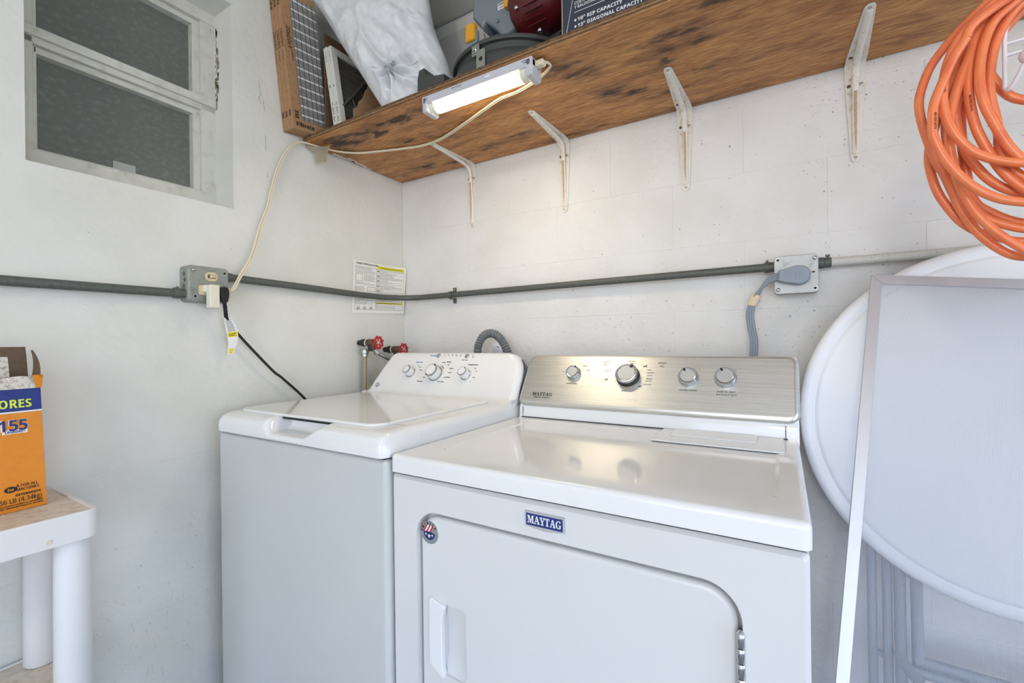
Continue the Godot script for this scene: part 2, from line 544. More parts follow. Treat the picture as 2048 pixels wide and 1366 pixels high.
	mat("grid_black", Color(0.10, 0.10, 0.10), 0.6)
	grime("bag_white", Color(0.885, 0.895, 0.905), Color(0.80, 0.815, 0.83), 0.34, 0.0, 3.0, 43)
	M.bag_white.backlight_enabled = true
	M.bag_white.backlight = Color(0.25, 0.26, 0.27)
	mat("saw_grey", Color(0.50, 0.535, 0.56), 0.42)
	mat("saw_dark", Color(0.26, 0.265, 0.26), 0.6)
	mat("saw_maroon", Color(0.36, 0.07, 0.09), 0.35)
	mat("saw_yellow", Color(0.92, 0.66, 0.16), 0.45)
	mat("saw_red", Color(0.76, 0.13, 0.19), 0.45)
	mat("saw_blue", Color(0.50, 0.57, 0.63), 0.5)
	grime("box_navy", Color(0.19, 0.215, 0.27), Color(0.25, 0.19, 0.28), 0.4, 0.0, 1.2, 46, 0.28, 0.5, 0.006)
	mat("card_edge", Color(0.70, 0.66, 0.58), 0.9)
	grime("detergent_orange", Color(0.885, 0.555, 0.15), Color(0.855, 0.51, 0.11), 0.38, 0.0, 4.0, 48)
	grime("detergent_blue", Color(0.13, 0.215, 0.50), Color(0.10, 0.165, 0.42), 0.35, 0.0, 6.0, 49)
	mat("print_lime", Color(0.86, 0.92, 0.30), 0.5)
	mat("print_navy", Color(0.13, 0.19, 0.45), 0.5)
	grime("carton_inside", Color(0.42, 0.35, 0.27), Color(0.34, 0.28, 0.21), 0.9, 0.0, 6.0, 51)
	grime("torn_white", Color(0.86, 0.84, 0.80), Color(0.50, 0.42, 0.33), 0.9, 0.0, 9.0, 52, 0.40, 0.46, 0.02)
	mat("lamp_housing", Color(0.76, 0.76, 0.79), 0.5)
	mat("lamp_lens_end", Color(0.90, 0.89, 0.80), 0.3)
	grime("newsprint", Color(0.70, 0.66, 0.58), Color(0.52, 0.48, 0.41), 0.9, 0.0, 8.0, 54)
	mat("paper", Color(0.93, 0.925, 0.90), 0.8)
	grime("frame_paint", Color(0.80, 0.80, 0.765), Color(0.66, 0.655, 0.60), 0.5, 0.0, 2.0, 57, 0.2, 0.5, 0.02)
	grime("stained_paint", Color(0.60, 0.56, 0.49), Color(0.30, 0.26, 0.20), 0.7, 0.0, 9.0, 58)
	var pane := mat("pane_glass", Color(1, 1, 1, 0.80), 0.32)
	pane.albedo_texture = noise_tex(0.03, 60, 5, 512, ramp([Color(0.44, 0.455, 0.435), Color(0.465, 0.48, 0.46), Color(0.55, 0.57, 0.55)], [0.0, 0.6, 1.0]))
	pane.transparency = BaseMaterial3D.TRANSPARENCY_ALPHA
	mat("dark_backing", Color(0.16, 0.165, 0.155), 0.8)
	grime("concrete", Color(0.60, 0.59, 0.57), Color(0.48, 0.475, 0.46), 0.85, 0.0, 1.2, 62)
	mat("ceiling_paint", Color(0.88, 0.88, 0.855), 0.8)
	# painted walls: off-white masonry paint with pits and grime
	var rel := noise_tex(0.09, 70, 4, 1024)
	rel.as_normal_map = true; rel.bump_strength = 5.0
	var dense := [[0.42, 0.36, 0.04, 60], [0.55, 0.38, 0.03, 50], [0.60, 0.36, 0.02, 60], [0.66, 0.40, 0.05, 90], [0.62, 0.60, 0.03, 100], [0.65, 0.56, 0.04, 90], [0.70, 0.66, 0.05, 90], [0.52, 0.52, 0.04, 30], [0.25, 0.34, 0.05, 40], [0.28, 0.5, 0.1, 60]]
	# shares are of a 2.6 m square from the corner, counted up from the floor: turned to rows below
	for d in dense: d[1] = 1.0 - d[1] - 0.10
	var bw := mat("wall_blocks", Color.WHITE, 0.6)
	bw.albedo_texture = ImageTexture.create_from_image(paint_image(2048, Color(0.875, 0.873, 0.865), Color(0.845, 0.838, 0.82), 1500, 77, dense))
	bw.normal_enabled = true; bw.normal_texture = rel; bw.normal_scale = 0.11
	var li := paint_image(2048, Color(0.865, 0.865, 0.84), Color(0.835, 0.835, 0.80), 160, 81, [])
	mark_wall(li)
	var lw := mat("wall_plaster", Color.WHITE, 0.6)
	lw.albedo_texture = ImageTexture.create_from_image(li)
	lw.normal_enabled = true; lw.normal_texture = rel; lw.normal_scale = 0.07
	var ply := mat("plywood", Color.WHITE, 0.55)
	ply.albedo_texture = ImageTexture.create_from_image(wood_image())
	grime("ply_edge", Color(0.45, 0.335, 0.225), Color(0.25, 0.18, 0.12), 0.8, 0.0, 6.0, 66)
	grime("ply_edge_light", Color(0.66, 0.52, 0.36), Color(0.46, 0.33, 0.21), 0.8, 0.0, 6.0, 67)
	var tube_ := mat("lamp_glow", Color(1.0, 0.98, 0.92), 0.4)
	tube_.emission_enabled = true; tube_.emission = Color(1.0, 0.95, 0.84); tube_.emission_energy_multiplier = 16.0

func mark_wall(im: Image) -> void:   # scuffs on the window wall, at (z, y) in metres: the sheet is 2.6 m a side
	var s := im.get_width() / 2.6
	var at := func(z: float, y: float): return Vector2(-z * s, -y * s)
	var dk := Color(0.36, 0.36, 0.33)
	for m in [[0.655, 2.02, 0.650, 1.985], [0.648, 1.985, 0.655, 1.965], [0.655, 1.965, 0.648, 1.95], [0.64, 1.965, 0.637, 1.93], [0.635, 1.85, 0.633, 1.80], [0.63, 1.73, 0.628, 1.71]]:
		scratch(im, [at.call(m[0], m[1]), at.call(m[2], m[3])], dk, 0.55, 2)
	# fine crack along the inside corner
	var y := 0.9
	while y < 1.87:
		scratch(im, [at.call(0.004, y), at.call(0.005, y + 0.03)], dk, 0.5 if rng.randf() < 0.6 else 0.15, 2)
		y += 0.03
	# bed joints showing through the paint low on the wall
	for j in [0.42, 0.625, 0.83]:
		var z := 0.0
		while z < 2.4:
			scratch(im, [at.call(z, j + rng.randf_range(-0.003, 0.003)), at.call(z + 0.08, j + rng.randf_range(-0.003, 0.003))], Color(0.6, 0.6, 0.56), rng.randf_range(0.05, 0.4), 1)
			z += 0.08
	for i in 900:
		pit(im, at.call(rng.randf_range(0.7, 1.5), rng.randf_range(0.2, 0.66)), rng.randf_range(0.2, 1.0), rng)
	# rusty drips low down
	for i in 26:
		var p: Vector2 = at.call(rng.randf_range(0.88, 1.1), rng.randf_range(0.25, 0.5))
		scratch(im, [p, p + Vector2(rng.randf_range(-4, 4), rng.randf_range(4, 22))], Color(0.66, 0.58, 0.47), 0.28, 2)

# ---------- the scene ----------
func _ready() -> void:
	rng.seed = 11
	# camera
	var cam := Camera3D.new()
	cam.name = "camera"
	cam.fov = rad_to_deg(2.0 * atan(683.0 / 898.0))
	cam.near = 0.02
	add_child(cam)
	cam.position = Vector3(1.478, 1.148, 1.5)
	cam.basis = Basis(Vector3.UP, deg_to_rad(31.07)) * Basis(Vector3(0, 0, 1), deg_to_rad(-0.7))
	cam.current = true
	# sky and exposure
	var we := WorldEnvironment.new()
	we.name = "environment"
	var env := Environment.new()
	var sm := ProceduralSkyMaterial.new()
	sm.sky_top_color = Color(0.56, 0.70, 0.93)
	sm.sky_horizon_color = Color(0.90, 0.925, 0.95)
	sm.ground_bottom_color = Color(0.42, 0.42, 0.40)
	sm.ground_horizon_color = Color(0.62, 0.63, 0.62)
	sm.energy_multiplier = 1.0
	sm.sun_angle_max = 2.0
	var sky := Sky.new()
	sky.sky_material = sm
	env.background_mode = Environment.BG_SKY
	env.sky = sky
	env.background_energy_multiplier = SKY
	env.tonemap_mode = Environment.TONE_MAPPER_LINEAR
	env.tonemap_exposure = EXPOSURE
	env.sdfgi_enabled = true; env.ssao_enabled = true; env.ssil_enabled = true
	we.environment = env
	add_child(we)
	# high sun from behind the house: it lights the drive, which throws light in through the open doors
	var sun := DirectionalLight3D.new()
	sun.name = "sun"
	sun.light_color = Color(1.0, 0.965, 0.91)
	sun.light_energy = SUN
	sun.light_angular_distance = 0.5
	sun.shadow_enabled = true
	add_child(sun)
	sun.look_at_from_position(Vector3.ZERO, Vector3(0.25, -0.85, 0.5))
	make_materials()
	shell()
	window()
	shelf()
	washer()
	dryer()
	round_table()
	window_screen()
	resin_shelf()
	detergent()
	conduits()
	power_left()
	power_right()
	plumbing()
	manual_sheet()
	shelf_goods()
	hose_coil()
	strip_lamp()
	add_fill_lamp()

const SKY := 6.3
const SUN := 13.0
const EXPOSURE := 0.94
const LAMP_E := 0.17
const FILL_E := 1.0
const CEIL := 2.505

func shell() -> void:
	# walls, floor and ceiling of a small garage, its big door open at the far right
	var b := setting("wall_back", "white painted concrete block wall behind the washer and dryer", "wall")
	rbox(Vector3(2.3, 1.25, -0.1014), Vector3(4.64, 2.52, 0.2), 0.0, 1)
	commit("mortar", M.wall_blocks, b)
	var row := 0
	while row < 13:
		var y0 := 0.0172 + row * 0.2028 - 0.2028
		var off := 0.37 if row % 2 == 0 else 0.572
		var x := off - 0.4056 * 2
		while x < 3.6:
			var xa := maxf(x, 0.0)
			var xb := x + 0.4056
			var ya := maxf(y0, 0.0)
			var yb := minf(y0 + 0.2028, CEIL)
			if xb > 0.05 and yb - ya > 0.02:
				var g := 0.0006
				UVM = "xy"; UVS = 1.0 / 2.6
				rbox(Vector3((xa + xb) / 2, (ya + yb) / 2, -0.02 + rng.randf_range(-0.0003, 0.0)), Vector3(xb - xa - g * 2, yb - ya - g * 2, 0.04), 0.0011, 1)
				commit("concrete_block", M.wall_blocks, b)
			x += 0.4056
		row += 1
	var l := setting("wall_left", "off-white plastered wall with a small window, left of the washer", "wall")
	UVM = "zy"; UVS = 1.0 / 2.6
	var z0 := 0.737
	var z1 := 1.192
	var y0 := 1.577
	var y1 := 2.222
	var bx := func(za, zb, ya, yb): rbox(Vector3(-0.11, (ya + yb) / 2, (za + zb) / 2), Vector3(0.22, yb - ya, zb - za), 0.0, 1)
	bx.call(-0.2, z0, 0.0, 2.52); bx.call(z1, 4.6, 0.0, 2.52); bx.call(z0, z1, 0.0, y0); bx.call(z0, z1, y1, 2.52)
	commit("plaster", M.wall_plaster, l)
	var f := setting("floor", "grey concrete garage floor", "floor")
	rbox(Vector3(2.3, -0.06, 2.2), Vector3(5.0, 0.12, 4.8), 0.0, 1)
	commit("slab", M.concrete, f)
	var c := setting("ceiling", "pale plasterboard ceiling with a ragged edge", "ceiling")
	rbox(Vector3(2.32, CEIL + 0.06, 2.22), Vector3(5.0, 0.12, 4.76), 0.0, 1)
	commit("board", M.ceiling_paint, c)
	# the torn paper edge of the plasterboard stands a little off the block wall
	var pts := PackedVector2Array()
	var bk := []
	var xx := 0.0
	while xx < 1.6:
		pts.append(Vector2(xx, rng.randf_range(0.012, 0.022)))
		xx += rng.randf_range(0.006, 0.02)
	for i in pts.size() - 1:
		var a := pts[i]
		var d := pts[i + 1]
		quad(Vector3(a.x, CEIL - 0.008, a.y), Vector3(d.x, CEIL - 0.008, d.y), Vector3(d.x, CEIL - 0.008, 0.9), Vector3(a.x, CEIL - 0.008, 0.9), Vector3.DOWN)
		quad(Vector3(a.x, CEIL - 0.008, a.y), Vector3(d.x, CEIL - 0.008, d.y), Vector3(d.x, CEIL, d.y), Vector3(a.x, CEIL, a.y), Vector3(0, 0, -1))
	commit("plasterboard_sheet", M.ceiling_paint, c)
	var r := setting("wall_right", "plain white side wall of the garage with a tall opening", "wall")
	UVM = "zy"; UVS = 1.0 / 2.6
	rbox(Vector3(4.5, 1.25, 0.3), Vector3(0.2, 2.52, 1.0), 0.0, 1)
	rbox(Vector3(4.5, 1.25, 4.0), Vector3(0.2, 2.52, 1.2), 0.0, 1)
	rbox(Vector3(4.5, 2.31, 2.1), Vector3(0.2, 0.4, 2.6), 0.0, 1)
	commit("plaster", M.wall_plaster, r)
	var fr := setting("wall_front", "white front wall of the garage around its open door", "wall")
	UVM = "xy"; UVS = 1.0 / 2.6
	rbox(Vector3(0.25, 1.25, 4.5), Vector3(0.7, 2.52, 0.2), 0.0, 1)
	rbox(Vector3(4.2, 1.25, 4.5), Vector3(0.8, 2.52, 0.2), 0.0, 1)
	rbox(Vector3(2.2, 2.34, 4.5), Vector3(3.2, 0.34, 0.2), 0.0, 1)
	commit("plaster", M.wall_plaster, fr)
	var g := setting("ground", "pale concrete drive outside the open garage door", "ground")
	rbox(Vector3(6, -0.18, 8), Vector3(40, 0.1, 40), 0.0, 1)
	commit("drive", M.concrete, g)

func window() -> void:
	var w := setting("window_1", "small white painted awning window with two frosted panes, deep in the left wall", "window")
	var x := -0.13
	# reveal stain and frame members
	rbox(Vector3(x, 1.90, 0.7575), Vector3(0.05, 0.66, 0.043), 0.002, 1); commit("stile", M.frame_paint, w)
	rbox(Vector3(x, 1.90, 1.178), Vector3(0.05, 0.66, 0.046), 0.002, 1); commit("stile", M.frame_paint, w)
	rbox(Vector3(x + 0.004, 1.607, 0.966), Vector3(0.05, 0.066, 0.462), 0.003, 1); commit("bottom_rail", M.frame_paint, w)
	rbox(Vector3(x + 0.004, 2.208, 0.966), Vector3(0.05, 0.044, 0.462), 0.003, 1); commit("top_rail", M.frame_paint, w)
	rbox(Vector3(x + 0.008, 1.931, 0.966), Vector3(0.052, 0.024, 0.462), 0.003, 1); commit("meeting_rail", M.frame_paint, w)
	rbox(Vector3(x + 0.003, 1.911, 0.966), Vector3(0.044, 0.018, 0.462), 0.002, 1); commit("meeting_rail", M.frame_paint, w)
	# inner sash bars round each pane
	for s in [[1.640, 1.902], [1.943, 2.187]]:
		var ya: float = s[0]
		var yb: float = s[1]
		var fx := x - 0.008
		rbox(Vector3(fx, (ya + yb) / 2, 0.7875), Vector3(0.042, yb - ya + 0.006, 0.0200), 0.002, 1)
		rbox(Vector3(fx - 0.012, (ya + yb) / 2, 0.780), Vector3(0.016, yb - ya + 0.03, 0.012), 0.001, 1)
		rbox(Vector3(fx, (ya + yb) / 2, 1.151), Vector3(0.04, yb - ya, 0.010), 0.002, 1)
		rbox(Vector3(fx, ya + 0.003, 0.966), Vector3(0.04, 0.008, 0.372), 0.002, 1)
		rbox(Vector3(fx, yb - 0.008, 0.966), Vector3(0.04, 0.017, 0.372), 0.002, 1)
		commit("sash", M.frame_paint, w)
		X = Transform3D(Basis.IDENTITY, Vector3(x - 0.012, (ya + yb) / 2, 0.972))
		card(Vector3.ZERO, Vector3(0, 0, -0.178), Vector3(0, (yb - ya) / 2, 0))
		commit("pane", M.pane_glass, w, "dusty frosted glass pane")
	rbox(Vector3(x - 0.0105, 1.6635, 0.965), Vector3(0.001, 0.022, 0.052), 0.0003, 1)
	commit("sticker", mat("sticker_pale", Color(0.66, 0.67, 0.65), 0.7), w, "small pale rectangular sticker")
	for i in 46:
		var sy := rng.randf_range(1.92, 2.17)
		rbox(Vector3(-0.094 + rng.randfn(0.0, 0.005), sy, 0.7371), Vector3(rng.randf_range(0.002, 0.009), rng.randf_range(0.006, 0.03), 0.0004), 0.0001, 1)
	commit("flaked_stain", M.stained_paint, w, "brown flaked stain down the reveal").set_meta("kind", "stuff")
	rbox(Vector3(-0.205, 1.9, 0.966), Vector3(0.02, 0.7, 0.5), 0.0, 1)
	commit("dark_backing_board", M.dark_backing, w)  # added dark sheet, standing in for the unlit space behind the panes

const SY := 1.874
func shelf() -> void:
	var t := thing("plywood_shelf", "long stained plywood shelf on white brackets high on the back wall", "shelf")
	# underside veneer, two plies of edge, and top
	UVM = "xz"; UVS = 1.0
	var k := Vector2(1 / 2.7, 1 / 0.52)
	rbox(Vector3(1.352, SY + 0.001, 0.2505), Vector3(2.692, 0.002, 0.493), 0.0005, 1)
	var o := commit("veneer", M.plywood, t)
	M.plywood.uv1_scale = Vector3(k.x, k.y, 1)
	rbox(Vector3(1.352, SY + 0.0045, 0.2505), Vector3(2.692, 0.005, 0.4925), 0.0008, 1)
	commit("ply", M.ply_edge, t)
	rbox(Vector3(1.352, SY + 0.0085, 0.2515), Vector3(2.692, 0.003, 0.494), 0.0008, 1)
	commit("ply", M.ply_edge_light, t)
	rbox(Vector3(1.352, SY + 0.015, 0.2505), Vector3(2.692, 0.010, 0.4925), 0.001, 1)
	commit("ply", M.ply_edge, t)
	# a smear of wall paint on the underside, by the left wall
	for q in [[0.014, 0.33, 0.10], [0.018, 0.26, 0.07], [0.011, 0.21, 0.04], [0.024, 0.30, 0.04]]:
		rbox(Vector3(q[0], SY - 0.0004, q[1]), Vector3(0.014, 0.0014, q[2]), 0.0005, 1)
	commit("paint_smear", M.torn_white, t)
	var tops := [["white steel shelf bracket nearest the corner, meeting the ivory lamp cord", 0.392], ["white steel shelf bracket under the strip lamp, second from the corner", 0.806], ["rusty white shelf bracket between the strip lamp and the orange hose", 1.222], ["large rust-streaked white shelf bracket closest to the orange hose", 1.650]]
	for s in tops:
		var bx: float = s[1]
		var br := thing("shelf_bracket", s[0], "bracket", Vector3(bx, SY, 0), "white brackets under the plywood shelf")
		bracket(br)

func bracket(br: Node3D) -> void:
	# pressed steel: a tapering plate on the wall, another under the shelf, a raised rib bent round the corner
	var plate := PackedVector2Array()
	for p in [Vector2(0.0225, 0.0), Vector2(0.0225, -0.045), Vector2(0.0112, -0.243), Vector2(0.0095, -0.251), Vector2(0.0052, -0.257), Vector2(-0.0052, -0.257), Vector2(-0.0095, -0.251), Vector2(-0.0112, -0.243), Vector2(-0.0225, -0.045), Vector2(-0.0225, 0.0)]: plate.append(p)
	X = Transform3D(Basis.IDENTITY, Vector3(0, -0.002, 0.001))
	prism(plate, 0, 0.0022, 0.0006)
	commit("wall_arm", M.bracket_paint, br)
	X = Transform3D(Basis(Vector3(1, 0, 0), Vector3(0, 0, -1), Vector3(0, -1, 0)), Vector3(0, -0.0006, 0.002))
	X = Transform3D(Basis(Vector3(-1, 0, 0), Vector3(0, 0, -1), Vector3(0, -1, 0)), Vector3(0, -0.0006, 0.002))
	prism(plate, 0, 0.0022, 0.0006)
	commit("shelf_arm", M.bracket_paint, br)
	# fillet of the bend and the rib
	var pth := [Vector3(0, -0.238, 0.003), Vector3(0, -0.15, 0.006), Vector3(0, -0.07, 0.010), Vector3(0, -0.032, 0.016), Vector3(0, -0.016, 0.032), Vector3(0, -0.010, 0.07), Vector3(0, -0.006, 0.15), Vector3(0, -0.003, 0.238)]
	tube(curve(pth, 4), 0.0082, 12, 0, 0.0042, Vector3.RIGHT)
	commit("rib", M.bracket_paint, br)
	var rs := [Vector3(0.0, -0.236, 0.006), Vector3(0.0, -0.15, 0.0096), Vector3(0.0, -0.075, 0.0135)]
	tube(curve(rs, 4), 0.0034, 6, 0, 0.0012, Vector3.RIGHT)
	commit("rust_streak", M.rust, br, "rust line along the rib")
	grid(func(u, v):
		var a: float = v * PI / 2
		return Vector3((u - 0.5) * 0.045, -0.026 + 0.0245 * sin(a) + 0.0, 0.026 - 0.0235 * cos(a)), 4, 6, Vector3(0, -1, 1))
	commit("bend", M.bracket_paint, br)
	for q in [[0.0, -0.248, 0], [-0.0135, -0.056, 0], [0.0135, -0.056, 0], [0.0, -0.248, 1], [-0.0135, -0.048, 1]]:
		var at := Vector3(q[0], q[1], 0.0032) if q[2] == 0 else Vector3(q[0], -0.003, -q[1])
		var dir := Vector3(0, 0, 1) if q[2] == 0 else Vector3.DOWN
		X = axis(at, dir)
		lathe([Vector2(0, 0.0022), Vector2(0.0022, 0.002), Vector2(0.0042, 0.001), Vector2(0.0045, 0)], 12)
		X = axis(at, dir)
		rbox(Vector3(0, 0.0022, 0), Vector3(0.0012, 0.0006, 0.007), 0.0002, 1)
		commit("screw", M.zinc if q[0] >= 0 else M.brass_old, br)

func washer() -> void:
	var t := thing("washing_machine", "white top-loading washing machine with knobs on a sloped panel, left of the dryer", "washer")
	var x0 := 0.0915
	var x1 := 0.7655
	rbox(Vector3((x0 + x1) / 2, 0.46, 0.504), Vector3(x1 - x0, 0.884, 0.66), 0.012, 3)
	commit("cabinet", M.washer_shaded_white, t)
	rbox(Vector3((x0 + x1) / 2, 0.90, 0.50), Vector3(x1 - x0 - 0.02, 0.016, 0.655), 0.003, 1)
	commit("seam", M.dark_gap, t)
	for fx in [x0 + 0.05, x1 - 0.05]:
		for fz in [0.22, 0.79]: 
			cyl(Vector3(fx, 0, fz), Vector3(fx, 0.02, fz), 0.018, 12, 0.003)
			commit("foot", M.black_plastic, t)
	# deck: rounded cap with a finger recess in the front edge
	var xc := (x0 + x1) / 2
	var hw := (x1 - x0) / 2
	rbox(Vector3(xc, 0.931, 0.47), Vector3(hw * 2 - 0.002, 0.054, 0.60), 0.022, 4)
	rbox(Vector3(xc, 0.920, 0.46), Vector3(hw * 2 - 0.0012, 0.029, 0.62), 0.002, 1)
	var pa := [[0.8405, 0.9055], [0.842, 0.920], [0.840, 0.935], [0.832, 0.947], [0.818, 0.954], [0.80, 0.957], [0.78, 0.958], [0.75, 0.958], [0.738, 0.958]]
	var pb := [[0.8405, 0.9055], [0.842, 0.910], [0.841, 0.915], [0.836, 0.9195], [0.825, 0.921], [0.80, 0.920], [0.782, 0.921], [0.7755, 0.930], [0.775, 0.956]]
	grid(func(u, v):
		var skirt: float = clampf((absf(u - 0.5) - 0.48) / 0.02, 0.0, 1.0)
		u = clampf((u - 0.02) / 0.96, 0.0, 1.0)
		var x: float = xc - hw + u * hw * 2
		var s: float = smoothstep(0.318, 0.352, x) * (1 - smoothstep(0.475, 0.553, x))
		var q: float = v * 8
		var i := mini(int(q), 7)
		var fr: float = q - i
		var az: float = lerpf(pa[i][0], pa[i + 1][0], fr)
		var ay: float = lerpf(pa[i][1], pa[i + 1][1], fr)
		var z: float = lerpf(az, lerpf(pb[i][0], pb[i + 1][0], fr), s)
		var y: float = lerpf(ay, lerpf(pb[i][1], pb[i + 1][1], fr), s)
		var d: float = maxf(0.0, absf(x - xc) - (hw - 0.020))
		z -= (0.020 - sqrt(maxf(0.0, 0.020 * 0.020 - d * d))) * clampf((z - 0.70) / 0.10, 0, 1)
		var e: float = maxf(0.0, absf(x - xc) - (hw - 0.022))
		y -= (0.022 - sqrt(maxf(0.0, 0.022 * 0.022 - e * e))) * clampf((y - 0.906) / 0.05, 0, 1)
		return Vector3(x, lerpf(y, 0.9055, skirt), z), 100, 24, Vector3.ZERO, Vector3(xc, 0.80, 0.60))
	commit("deck", M.enamel, t)
	rbox(Vector3(0.435, 0.953, 0.784), Vector3(0.20, 0.006, 0.016), 0.001, 1)
	commit("lid_gap", M.dark_gap, t, "dark gap above the finger recess")
	# lid
	X = Transform3D(Basis(Vector3(1, 0, 0), Vector3(0, 0, -1), Vector3(0, 1, 0)), Vector3(0.4045, 0.9555, 0.560))
	prism(rrect(0.585, 0.472, 0.045, 8), 0, 0.0085, 0.005, 3)
	commit("lid", M.enamel, t)
	# control console: side profile run across the machine, narrowing upwards
	var prof := PackedVector2Array()
	for p in [[0.345, 0.9575], [0.325, 0.960], [0.310, 0.9655], [0.301, 0.975], [0.294, 0.988], [0.287, 1.003], [0.2742, 1.022], [0.262, 1.040], [0.2484, 1.060], [0.2347, 1.080], [0.2279, 1.090], [0.221, 1.100], [0.215, 1.106], [0.206, 1.109], [0.190, 1.109], [0.180, 1.105], [0.174, 1.095], [0.172, 1.06], [0.172, 0.945], [0.345, 0.945]]:
		prof.append(Vector2(p[0], p[1]))
	W = func(p: Vector3):
		var k := clampf((p.y - 0.96) / 0.15, 0, 1)
		var mid := 0.4285
		var q := p
		var s: float = 1.0 - 0.15 * pow(k, 0.75) - 0.04 * pow(k, 9.0) if p.z < mid else 1.0 - 0.03 * k - 0.19 * pow(k, 6.0)
		q.z = mid + (p.z - mid) * s
		return q
	var b := Basis(Vector3(0, 0, 1), Vector3(0, 1, 0), Vector3(1, 0, 0))
	X = Transform3D(b, Vector3.ZERO)
	prism(prof, x0 + 0.001, x1 - 0.001, 0.022, 6)
	commit("console", M.enamel, t)
	# knobs and print lie on the sloped face
	var up := Vector3(0, 0.0400, -0.0272).normalized()
	var rt := Vector3.RIGHT
	var n := rt.cross(up).normalized()
	var o := Vector3(0.417, 1.036, 0.2647)
	var on := func(x: float, y: float): return Vector3(x, 1.036 + (y - 1.036), 0.2647 - (y - 1.036) * 0.68) + n * 0.0006
	for kb in [[0.292, 1.037, 0.0175, 0.030, 35.0], [0.413, 1.035, 0.026, 0.032, 30.0], [0.548, 1.035, 0.0175, 0.030, 40.0]]:
		var kn := Node3D.new()
		kn.name = numbered("knob", t)
		t.add_child(kn, true)
		var fr := axis(on.call(kb[0], kb[1]), n)
		var R: float = kb[2]
		var H: float = kb[3]
		X = fr
		lathe([Vector2(R * 1.14, 0), Vector2(R * 1.14, 0.003), Vector2(R * 1.02, 0.0045)], 36)
		lathe([Vector2(R * 0.80, H), Vector2(R * 0.92, H - 0.001), Vector2(R * 0.97, H - 0.004), Vector2(R * 0.965, H - 0.006)], 36)
		commit("bezel_ring", M.silver_ring, kn, "grey metallic ring")
		X = fr
		lathe([Vector2(R * 1.0, 0.003), Vector2(R * 0.965, H - 0.005)], 36)
		lathe([Vector2(0, H + 0.0006), Vector2(R * 0.70, H + 0.0004), Vector2(R * 0.81, H - 0.0003)], 36)
		commit("knob_body", M.plastic_white, kn)
		var a := deg_to_rad(kb[4])
		var dir := rt * sin(a) + up * cos(a)
		X = Transform3D(Basis(dir.cross(n).normalized(), dir, n), fr.origin + n * (H + 0.0004) + dir * R * 0.86)
		rbox(Vector3.ZERO, Vector3(R * 0.22, R * 0.26, 0.001), 0.0004, 1)
		commit("pointer", M.print_grey if R < 0.02 else M.brass_old, kn)
		X = Transform3D(Basis(dir.cross(n).normalized(), dir, n), fr.origin + n * (H - 0.001) - dir * R * 0.86)
		rbox(Vector3.ZERO, Vector3(R * 0.22, R * 0.2, 0.002), 0.0004, 1)
		commit("tail_mark", M.print_grey if R < 0.02 else M.brass_old, kn)
	for bt in [[0.392, 1.0985], [0.522, 1.098]]:
		X = axis(on.call(bt[0], bt[1]), n)
		lathe([Vector2(0, 0.003), Vector2(0.006, 0.0028), Vector2(0.0085, 0.001), Vector2(0.009, 0)], 20)
		commit("button", M.silver_ring, t)
	X = axis(on.call(0.150, 0.990) + Vector3(0, 0, 0.002), n)
	lathe([Vector2(0, 0.0012), Vector2(0.0075, 0.0012), Vector2(0.0085, 0)], 24)
	commit("emblem", M.silver_ring, t, "round grey maker emblem")
	text(t, "GE", 0.006, M.print_white, on.call(0.150, 0.990) + Vector3(0, 0, 0.002) + n * 0.0014, rt, up, "Droid Serif", true)
	var pr := [["Deep Rinse", 0.368, 1.0985, 0.0042, "b"], ["Off", 0.420, 1.101, 0.0022, "k"], ["Soak", 0.438, 1.101, 0.0022, "k"], ["Wash", 0.456, 1.101, 0.0022, "k"], ["Rinse", 0.474, 1.101, 0.0022, "k"], ["Spin", 0.493, 1.101, 0.0022, "k"],
		["Fabric Softener", 0.520, 1.0845, 0.0028, "k"], ["Start", 0.548, 1.100, 0.0022, "k"], ["Pause", 0.550, 1.094, 0.0022, "k"], ["Water Level", 0.313, 1.074, 0.0040, "b"], ["Temperature", 0.563, 1.069, 0.0046, "k"], ["Cycles", 0.452, 1.077, 0.0046, "k"], ["Normal", 0.430, 1.075, 0.0030, "k"],
		["Light", 0.455, 1.067, 0.0028, "k"], ["Delicates", 0.475, 1.055, 0.0032, "k"], ["Casuals", 0.474, 1.041, 0.0032, "k"], ["Speed Wash", 0.470, 1.025, 0.0036, "k"], ["Drain & Spin", 0.450, 1.010, 0.0036, "k"], ["Heavy", 0.366, 1.049, 0.0032, "k"], ["Bulky", 0.366, 1.022, 0.0028, "k"], ["Extra Rinse", 0.355, 1.008, 0.0036, "k"],
		["Medium", 0.336, 1.047, 0.0026, "k"], ["Small", 0.318, 1.061, 0.0024, "k"], ["Large", 0.328, 1.056, 0.0024, "k"], ["Cold", 0.577, 1.057, 0.0026, "k"], ["Cool", 0.586, 1.048, 0.0026, "k"], ["Warm", 0.585, 1.028, 0.0026, "k"], ["Hot", 0.576, 1.014, 0.0026, "k"]]
	for q in pr: text(t, q[0], q[3], M.print_blue if q[4] == "b" else M.print_black, on.call(q[1], q[2]), rt, up, "Droid Sans", q[3] > 0.0038, 1)
	for i in 6:
		X = axis(on.call(0.408 + i * 0.0175, 1.0965), n)
		lathe([Vector2(0, 0.0008), Vector2(0.0011, 0.0004), Vector2(0.0012, 0)], 8)
	commit("indicator_light", M.print_black, t)
	for i in 4:
		var a := deg_to_rad(20 + i * 9.0)
		X = Transform3D(Basis(rt, up, n), on.call(0.415, 1.036) + (rt * sin(a) + up * cos(a)) * 0.0335)
		rbox(Vector3.ZERO, Vector3(0.0035, 0.0035, 0.0005), 0.0002, 1)
	commit("dial_mark", M.print_black, t)

